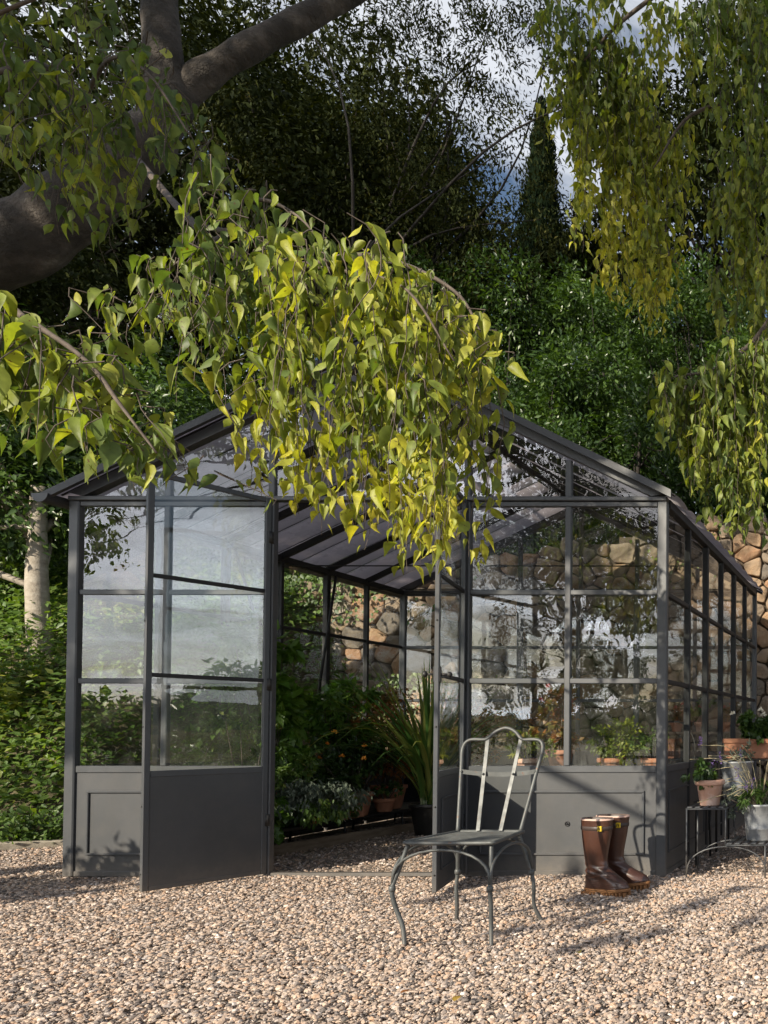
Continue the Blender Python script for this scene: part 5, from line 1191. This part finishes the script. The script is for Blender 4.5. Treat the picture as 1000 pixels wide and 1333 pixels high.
# two-tier plant stand by the right corner
def slat_shelf(parent, x0, x1, y0, y1, z, n=6, name='shelf_slat'):
    for i in range(n):
        ya = x0 + (x1 - x0) * i / n; MB().box((ya + .004, y0, z - .010), (ya + (x1 - x0) / n - .012, y1, z), .002).build(name, M['frame'], parent)
st = empty('plant_stand', 'low two-tier slatted metal plant stand with an arched brace by the right corner', 'plant stand', (3.95, 0, 0))
def sp(p): return (p[0] - 3.95, p[1], p[2])
m = MB()
for y in (-.02, .26):
    for x in (3.958, 4.205): m.tube([sp((x, y, .43 if True else 0)), sp((x, y, .0 if x < 4 else .20))], .0055, 6)
    m.tube([sp((3.953, y, .430)), sp((4.210, y, .430))], .006, 6)
m.tube([sp((3.955, -.02, .430)), sp((3.955, .26, .430))], .006, 6); m.tube([sp((4.205, -.02, .430)), sp((4.205, .26, .430))], .006, 6)
m.build('upper_frame', FR, st)
m = MB()
for y in (-.05, .26):
    m.tube([sp((4.215, y, .205)), sp((4.465, y, .205))], .006, 6); m.tube([sp((4.460, y, .205)), sp((4.460, y, 0))], .0055, 6)
m.tube([sp((4.215, -.05, .205)), sp((4.215, .26, .205))], .006, 6); m.tube([sp((4.465, -.05, .205)), sp((4.465, .26, .205))], .006, 6)
m.build('lower_frame', FR, st)
for y in (-.035, .26):
    m = MB(); m.tube([sp((3.965 + .495 * (1 - math.cos(s)) / 2, y, .03 + .165 * math.sin(s) ** .8)) for s in np.linspace(0, math.pi, 17)], .005, 6); m.build('arch_brace', FR, st)
slat_shelf(st, 3.958 - 3.95, 4.205 - 3.95, -.03, .27, .446, 5); slat_shelf(st, 4.215 - 3.95, 4.465 - 3.95, -.06, .27, .221, 5)
pp_ = empty('potted_plant', 'small dark green plant in a chalky terracotta pot on the upper shelf of the stand', 'potted plant', (4.085, .06, .447))
pot(M['pale_terracotta'], pp_, .062, .083, .165)
clump(pp_, .11, .15, 520, .042, M['laurel'], 71, ll=1.5, z0=.13, tint=(.1, .9), off=(-.03, -.03), down=.5)
# stepped shelf behind it with zinc tubs and terracotta
sh = empty('plant_shelf', 'dark stepped metal shelf beside the greenhouse wall behind the small stand', 'plant stand', (4.2, .8, 0))
m = MB()
for x in (-.28, .42):
    for y, z in ((-.42, .43), (-.02, .43), (.18, .70), (.62, .70)): m.tube([(x, y, 0), (x, y, z)], .009, 6)
    m.tube([(x, -.42, .42), (x, -.02, .42)], .008, 6); m.tube([(x, -.02, .69), (x, .62, .69)], .008, 6); m.tube([(x, -.02, .0), (x, -.02, .69)], .008, 6)
m.build('shelf_frame', M['black'], sh)
for i in range(6): MB().box((-.30, -.43 + i * .07, .431), (.44, -.375 + i * .07, .441), .002).build('shelf_board', M['black'], sh)
for i in range(7): MB().box((-.30, .0 + i * .09, .701), (.44, .075 + i * .09, .713), .002).build('shelf_board', M['black'], sh)
def bucket(label, loc, r0, r1, h, cat='bucket'):
    b = empty('zinc_tub', label, cat, loc)
    prof = [(0, .004), (r0 - .004, .004), (r0, 0), (r0 + .003, .006), (r0 + (r1 - r0) * .3, h * .3), (r0 + (r1 - r0) * .32 + .004, h * .32), (r0 + (r1 - r0) * .35, h * .35), (r1 - .004, h - .02), (r1 + .004, h - .014), (r1 + .005, h - .004), (r1, h), (r1 - .004, h - .004), (r1 - .008, h - .03), (0, h - .03)]
    o = MB().lathe(prof, (0, 0, 0), 32, .003).build('tub', M['zinc'], b); MB().lathe([(0, h - .022), (r1 * .9, h - .027)], (0, 0, 0), 20, .03).build('soil', M['soil'], o)
    return b
b1 = bucket('tall weathered zinc tub on the lower step of the dark shelf', (4.16, .55, .442), .085, .115, .27)
clump(b1, .12, .12, 200, .05, M['grey_leaf'], 81, ll=4, z0=.24)
b2 = bucket('spotted zinc bucket of lavender on the lower shelf of the small stand', (4.405, .09, .222), .085, .112, .235, 'bucket')
clump(b2, .14, .16, 900, .040, M['ivy'], 82, ll=3.4, z0=.20, down=.6, tint=(0, .7))
clump(b2, .10, .20, 500, .022, M['grey_leaf'], 83, ll=2.2, z0=.15, down=.9, off=(-.13, -.03))
rg = np.random.default_rng(84); m = MB(); fl = []
for i in range(30):
    a = rg.uniform(1.6, 5.2) if i < 22 else rg.uniform(0, 6.28); L = rg.uniform(.22, .50); h = rg.uniform(.0, .42); e = np.array([math.cos(a) * L, math.sin(a) * L * .5, .20 + h])
    m.tube(smooth_path([(0, 0, .20), (e[0] * .45, e[1] * .45, .20 + h * .75 + .06), e], 4), .0022, 4)
    if i % 3 == 0: fl.append(e)
m.build('trailing_stems', M['straw'], b2)
for q, e in enumerate(fl):
    n = 26; P = e + np.stack([rg.normal(size=n) * .007, rg.normal(size=n) * .007, rg.random(n) * .075 - .02], 1); D_ = unit(rg.normal(size=(n, 3)) + np.array([0, 0, .6]))
    leaves('lavender_spike', P, D_, unit(rg.normal(size=(n, 3))), .012, .008, T_OVAL, rg.random(n), M['flower_purple'], b2)
def planter(label, loc, L, Wd, h, cat='planter', rotz=0):
    t = empty('terracotta_planter', label, cat, loc, rotz); m = MB(); w = .014
    def fr(x, y, z0, z1, f): m.box((-x, -y, z0), (x, -y + w, z1), .003); m.box((-x, y - w, z0), (x, y, z1), .003); m.box((-x, -y + w, z0), (-x + w, y - w, z1), .003); m.box((x - w, -y + w, z0), (x, y - w, z1), .003)
    fr(L / 2 - .006, Wd / 2 - .006, 0, h - .032, 0); fr(L / 2 + .004, Wd / 2 + .004, h - .034, h, 0); m.box((-L / 2 + .01, -Wd / 2 + .01, .005), (L / 2 - .01, Wd / 2 - .01, h - .05)); m.build('trough', M['terracotta'], t)
    MB().box((-L / 2 + .012, -Wd / 2 + .012, h - .05), (L / 2 - .012, Wd / 2 - .012, h - .022)).build('soil', M['soil'], t)
    return t
q = planter('long terracotta planter of cream flowered geraniums on the upper step of the dark shelf', (4.26, 1.02, .714), .56, .18, .15)
clump(q, .15, .16, 900, .05, M['laurel'], 91, ll=1.3, z0=.13, tint=(.1, .9), off=(-.05, 0)); clump(q, .14, .16, 500, .05, M['laurel'], 92, ll=1.3, z0=.13, off=(.15, 0))
flowers(q, [(-.22, -.03, .34), (-.13, 0, .31), (.02, -.05, .33), (.12, -.02, .30), (.17, 0, .33), (-.02, .05, .37)], .030, M['flower_white'], 3)
q = planter('short terracotta planter at the right end of the dark shelf', (4.50, .62, .442), .22, .16, .20)
clump(q, .12, .14, 400, .05, M['ivy'], 95, ll=2.4, z0=.17)

# ------------------------------------------------------------------ inside the greenhouse, left
bn = empty('low_bench', 'long low black bench along the left glass inside the greenhouse', 'bench', (.52, 1.75, 0))
MB().box((-.34, -1.15, .165), (.20, 1.25, .19), .004).build('bench_top', M['black'], bn)
for y in (-1.0, -.2, .55, 1.15):
    for x in (-.30, .17): MB().tube([(x, y, 0), (x * .92, y, .165)], .010, 6).build('leg', M['black'], bn)
ed = MB(); ed.bar((.62, .62, .03), (1.02, 3.2, .03), .035, .09, c=.006)
tag(ed.build('timber_edging', M['wood']), 'pale timber edging board on the gravel inside the left side', 'board')
def potted(label, loc, rr, hh, mat, cl, seed, fl=None, name='potted_plant', flm=None):
    t = empty(name, label, 'potted plant', loc); pot(mat, t, rr * .74, rr, hh)
    for i, c in enumerate(cl): clump(t, seed=seed + i, z0=hh * .85, **c)
    if fl: flowers(t, fl, .026, flm, seed)
    return t
potted('tall bright green shrub in the pot just inside the left door jamb', (.36, 1.15, .19), .15, .24, M['terracotta'],
       [dict(r=.30, h=1.35, n=2600, L=.11, mat=M['bright'], T=T_OVAL, ll=2.2, nc=22, tint=(.2, 1), spread=.36)], 510)
potted('shrub of dense mid-green leaves behind the bright one', (.30, 1.9, .19), .15, .24, M['terracotta'],
       [dict(r=.32, h=.95, n=2600, L=.08, mat=M['bright'], nc=16, ll=2.2)], 520)
potted('russet and orange leaved shrub in the middle of the left bench', (.52, 2.35, .19), .14, .22, M['terracotta'],
       [dict(r=.40, h=.98, n=4200, L=.045, mat=M['nandina'], nc=20, ll=2.0, spread=.40, tint=(.1, 1))], 530)
potted('second russet shrub at the back of the greenhouse', (.95, 2.75, 0), .15, .26, M['terracotta'],
       [dict(r=.36, h=.95, n=3400, L=.045, mat=M['nandina'], nc=16, ll=2.0, tint=(.2, 1))], 540)
potted('dark leaved shrub dotted with orange flowers on the bench', (.62, 1.75, .19), .13, .20, M['terracotta'],
       [dict(r=.28, h=.50, n=2600, L=.05, mat=M['laurel'], nc=12, ll=1.9, tint=(0, .7))], 550, [(-.1, -.2, .62), (.06, -.25, .52), (.2, -.18, .50), (-.02, -.22, .72), (.15, -.1, .60), (-.16, -.2, .50)], flm=M['flower_orange'])
potted('trailing silver herb hanging over the front of the bench', (.66, 1.18, .19), .10, .16, M['terracotta'],
       [dict(r=.34, h=.12, n=2600, L=.045, mat=M['grey_leaf'], nc=16, ll=3.0, down=1.2), dict(r=.30, h=.02, n=1500, L=.05, mat=M['ivy'], nc=12, ll=2.4, down=1.5), dict(r=.16, h=.28, n=400, L=.05, mat=M['grey_leaf'], nc=5, ll=4, down=-.5)], 560)
potted('pale green ivy at the left foot of the doorway', (.60, .72, 0), .12, .18, M['terracotta'],
       [dict(r=.26, h=.26, n=900, L=.065, mat=M['bright'], nc=12, ll=1.25, down=.5, tint=(.2, 1)), dict(r=.18, h=.1, n=200, L=.06, mat=M['ivy'], nc=5, ll=1.4, down=.8)], 570)
potted('feathery fern beside the bright shrub', (.52, .95, .19), .11, .17, M['terracotta'],
       [dict(r=.24, h=.45, n=1700, L=.035, mat=M['ivy'], nc=10, ll=2.6)], 580)
potted('red flowered pelargonium in a small pot near the strap-leaved plant', (.66, 2.08, .19), .08, .12, M['terracotta'],
       [dict(r=.13, h=.14, n=420, L=.035, mat=M['laurel'], nc=6)], 590, [(0, -.1, .2), (.06, -.08, .22)], flm=M['flower_red'])
q = planter('terracotta trough of silvery cushion plants on the low bench', (.69, 1.50, .191), .16, .34, .13)
clump(q, .14, .12, 700, .02, M['grey_leaf'], 600, ll=2.5, z0=.12); clump(q, .20, .05, 500, .04, M['ivy'], 601, ll=2.2, z0=.08, down=1.4, off=(0, -.12))
ag = empty('strap_leaved_plant', 'tall clump of arching strap leaves in a pot behind the right door leaf', 'potted plant', (1.16, 1.95, 0))
pot(M['black'], ag, .12, .16, .28); s_ = empty('leaf_clump', None, None, (0, 0, .25)); s_.parent = ag
straps(s_, 170, 1.35, 1.05, M['strap'], 7, .030, 1.15)
# greenery standing close behind the left front panes
potted('green bush standing behind the left corner pane', (.36, .40, .19), .13, .2, M['terracotta'],
       [dict(r=.26, h=.62, n=2600, L=.05, mat=M['ivy'], nc=12, ll=2.0, tint=(0, .9))], 620)
potted('thin sprigged plant behind the left door leaf', (.86, .36, 0), .13, .2, M['terracotta'],
       [dict(r=.20, h=.95, n=900, L=.045, mat=M['ivy'], nc=12, ll=2.4)], 630)
# ------------------------------------------------------------------ inside the greenhouse, right
tb = empty('potting_table', 'dark potting table behind the right front panes', 'table', (3.10, .75, 0))
MB().box((-.55, -.36, .60), (.62, .42, .63), .004).build('table_top', M['black'], tb)
for x in (-.5, .57):
    for y in (-.32, .38): MB().box((x - .018, y - .018, 0), (x + .018, y + .018, .60), .003).build('leg', M['black'], tb)
potted('reddish flowered geranium behind the lower left right-hand pane', (2.78, .85, .631), .09, .15, M['terracotta'],
       [dict(r=.20, h=.50, n=1300, L=.05, mat=M['nandina'], nc=10, ll=1.5, tint=(.1, .9))], 640, [(-.1, -.1, .52), (.0, -.12, .45), (.08, -.1, .6), (-.05, -.1, .62), (.12, -.1, .50)], flm=M['flower_red'])
potted('yellow-green bush low behind the right front pane', (3.25, .62, .631), .09, .10, M['terracotta'],
       [dict(r=.24, h=.26, n=1600, L=.032, mat=M['yellowleaf'], nc=12, ll=1.8)], 650)
potted('small leafed green bush next to the right corner post', (3.56, .60, .631), .08, .10, M['terracotta'],
       [dict(r=.16, h=.20, n=900, L=.032, mat=M['ivy'], nc=8, ll=1.8)], 660)
potted('green plant in a pot behind the chair back, on the table', (2.70, .52, .631), .08, .10, M['pale_terracotta'],
       [dict(r=.15, h=.16, n=700, L=.035, mat=M['yellowleaf'], nc=8, ll=1.8)], 670)
for i, (x, y, z, lb) in enumerate([(3.05, 3.0, .9, 'small potted plant at the left of the back shelf'), (3.30, 3.0, .9, 'small potted plant in the middle of the back shelf'), (3.55, 3.0, .9, 'small potted plant at the right of the back shelf')]):
    potted(lb, (x, y, z + .012), .06, .10, M['pale_terracotta' if i % 2 else 'terracotta'], [dict(r=.12, h=.2, n=400, L=.04, mat=M['bright' if i == 1 else 'nandina'], nc=6)], 700 + i * 9, [(0, -.05, .25), (.06, 0, .28)], flm=M['flower_red'])
bs_ = empty('back_shelf', 'pale wooden shelf along the back right wall of the greenhouse', 'shelf', (3.2, 3.0, 0))
MB().box((-.55, -.13, .885), (.5, .13, .91), .003).build('shelf_board', M['wood'], bs_)
for x in (-.5, .45): MB().box((x - .02, -.1, 0), (x + .02, .1, .885), .003).build('leg', M['wood'], bs_)
wc = empty('wire_chair', 'black wire chair with looped back standing inside at the right', 'chair', (3.42, 1.35, 0))
m = MB(); m.tube(smooth_path([(-.17, .15, .45), (-.19, .2, .8), (-.1, .22, .97), (0, .22, 1.0), (.1, .22, .97), (.19, .2, .8), (.17, .15, .45)], 5), .008, 7)
for s in (-1, 1): m.tube(smooth_path([(s * .03, .2, .45), (s * .13, .21, .7), (s * .06, .21, .88), (s * .01, .21, .7), (s * .08, .2, .5)], 5), .005, 6)
m.build('back_frame', M['black'], wc); m = MB(); m.lathe([(0, .44), (.19, .44), (.20, .45), (.19, .46), (0, .46)], (0, 0, 0), 24); m.build('seat', M['black'], wc)
for x in (-.15, .15):
    for y in (-.14, .14): MB().tube([(x, y, .45), (x * 1.25, y * 1.25, 0)], .009, 6).build('leg', M['black'], wc)
# ------------------------------------------------------------------ fallen leaves on the gravel
fl_ = [(3.93, -1.25, 'orange brown leaf on the gravel in front of the boots', .1), (3.97, -1.72, 'pale green leaf on the gravel below the boots', .95), (3.55, -2.2, 'russet leaf at the bottom edge right of the middle', .05), (3.78, -2.28, 'yellow leaf at the bottom edge, right part', .6)]
for x, y, lb, tn in fl_:
    tv = T_HACK[0].copy() * np.array([1, .5, 1.8]); o = link('fallen_leaf', npmesh('fallen_leaf', tv, T_HACK[1], M['fallen'], [tn] * 17, smooth=True), None, (x, y, .022 + float(gz(x, y))), (rng.uniform(-.3, .3), rng.uniform(-.3, .3), rng.uniform(0, 6)))
    o.scale = (.05, .05, .05); tag(o, lb, 'leaf', 'fallen leaves on the gravel')
# dry bits of leaf and twig between the pebbles: too many and too small to count
n = 420; x = rng.uniform(.3, 5.2, n); y = rng.uniform(-2.9, -.05, n); P = np.stack([x, y, gz(x, y) + rng.uniform(.004, .016, n)], 1)
D_ = unit(np.stack([rng.normal(size=n), rng.normal(size=n), rng.normal(size=n) * .15], 1)); Nn = unit(np.stack([rng.normal(size=n) * .4, rng.normal(size=n) * .4, np.ones(n)], 1)); Ls = rng.uniform(.008, .030, n)
o = leaves('leaf_litter', P, D_, Nn, Ls, Ls * rng.uniform(.12, .6, n), T_OVAL, rng.random(n) * .6, M['litter'], None, 'stuff'); o['label'] = 'dry leaf and twig litter scattered over the pebbles'
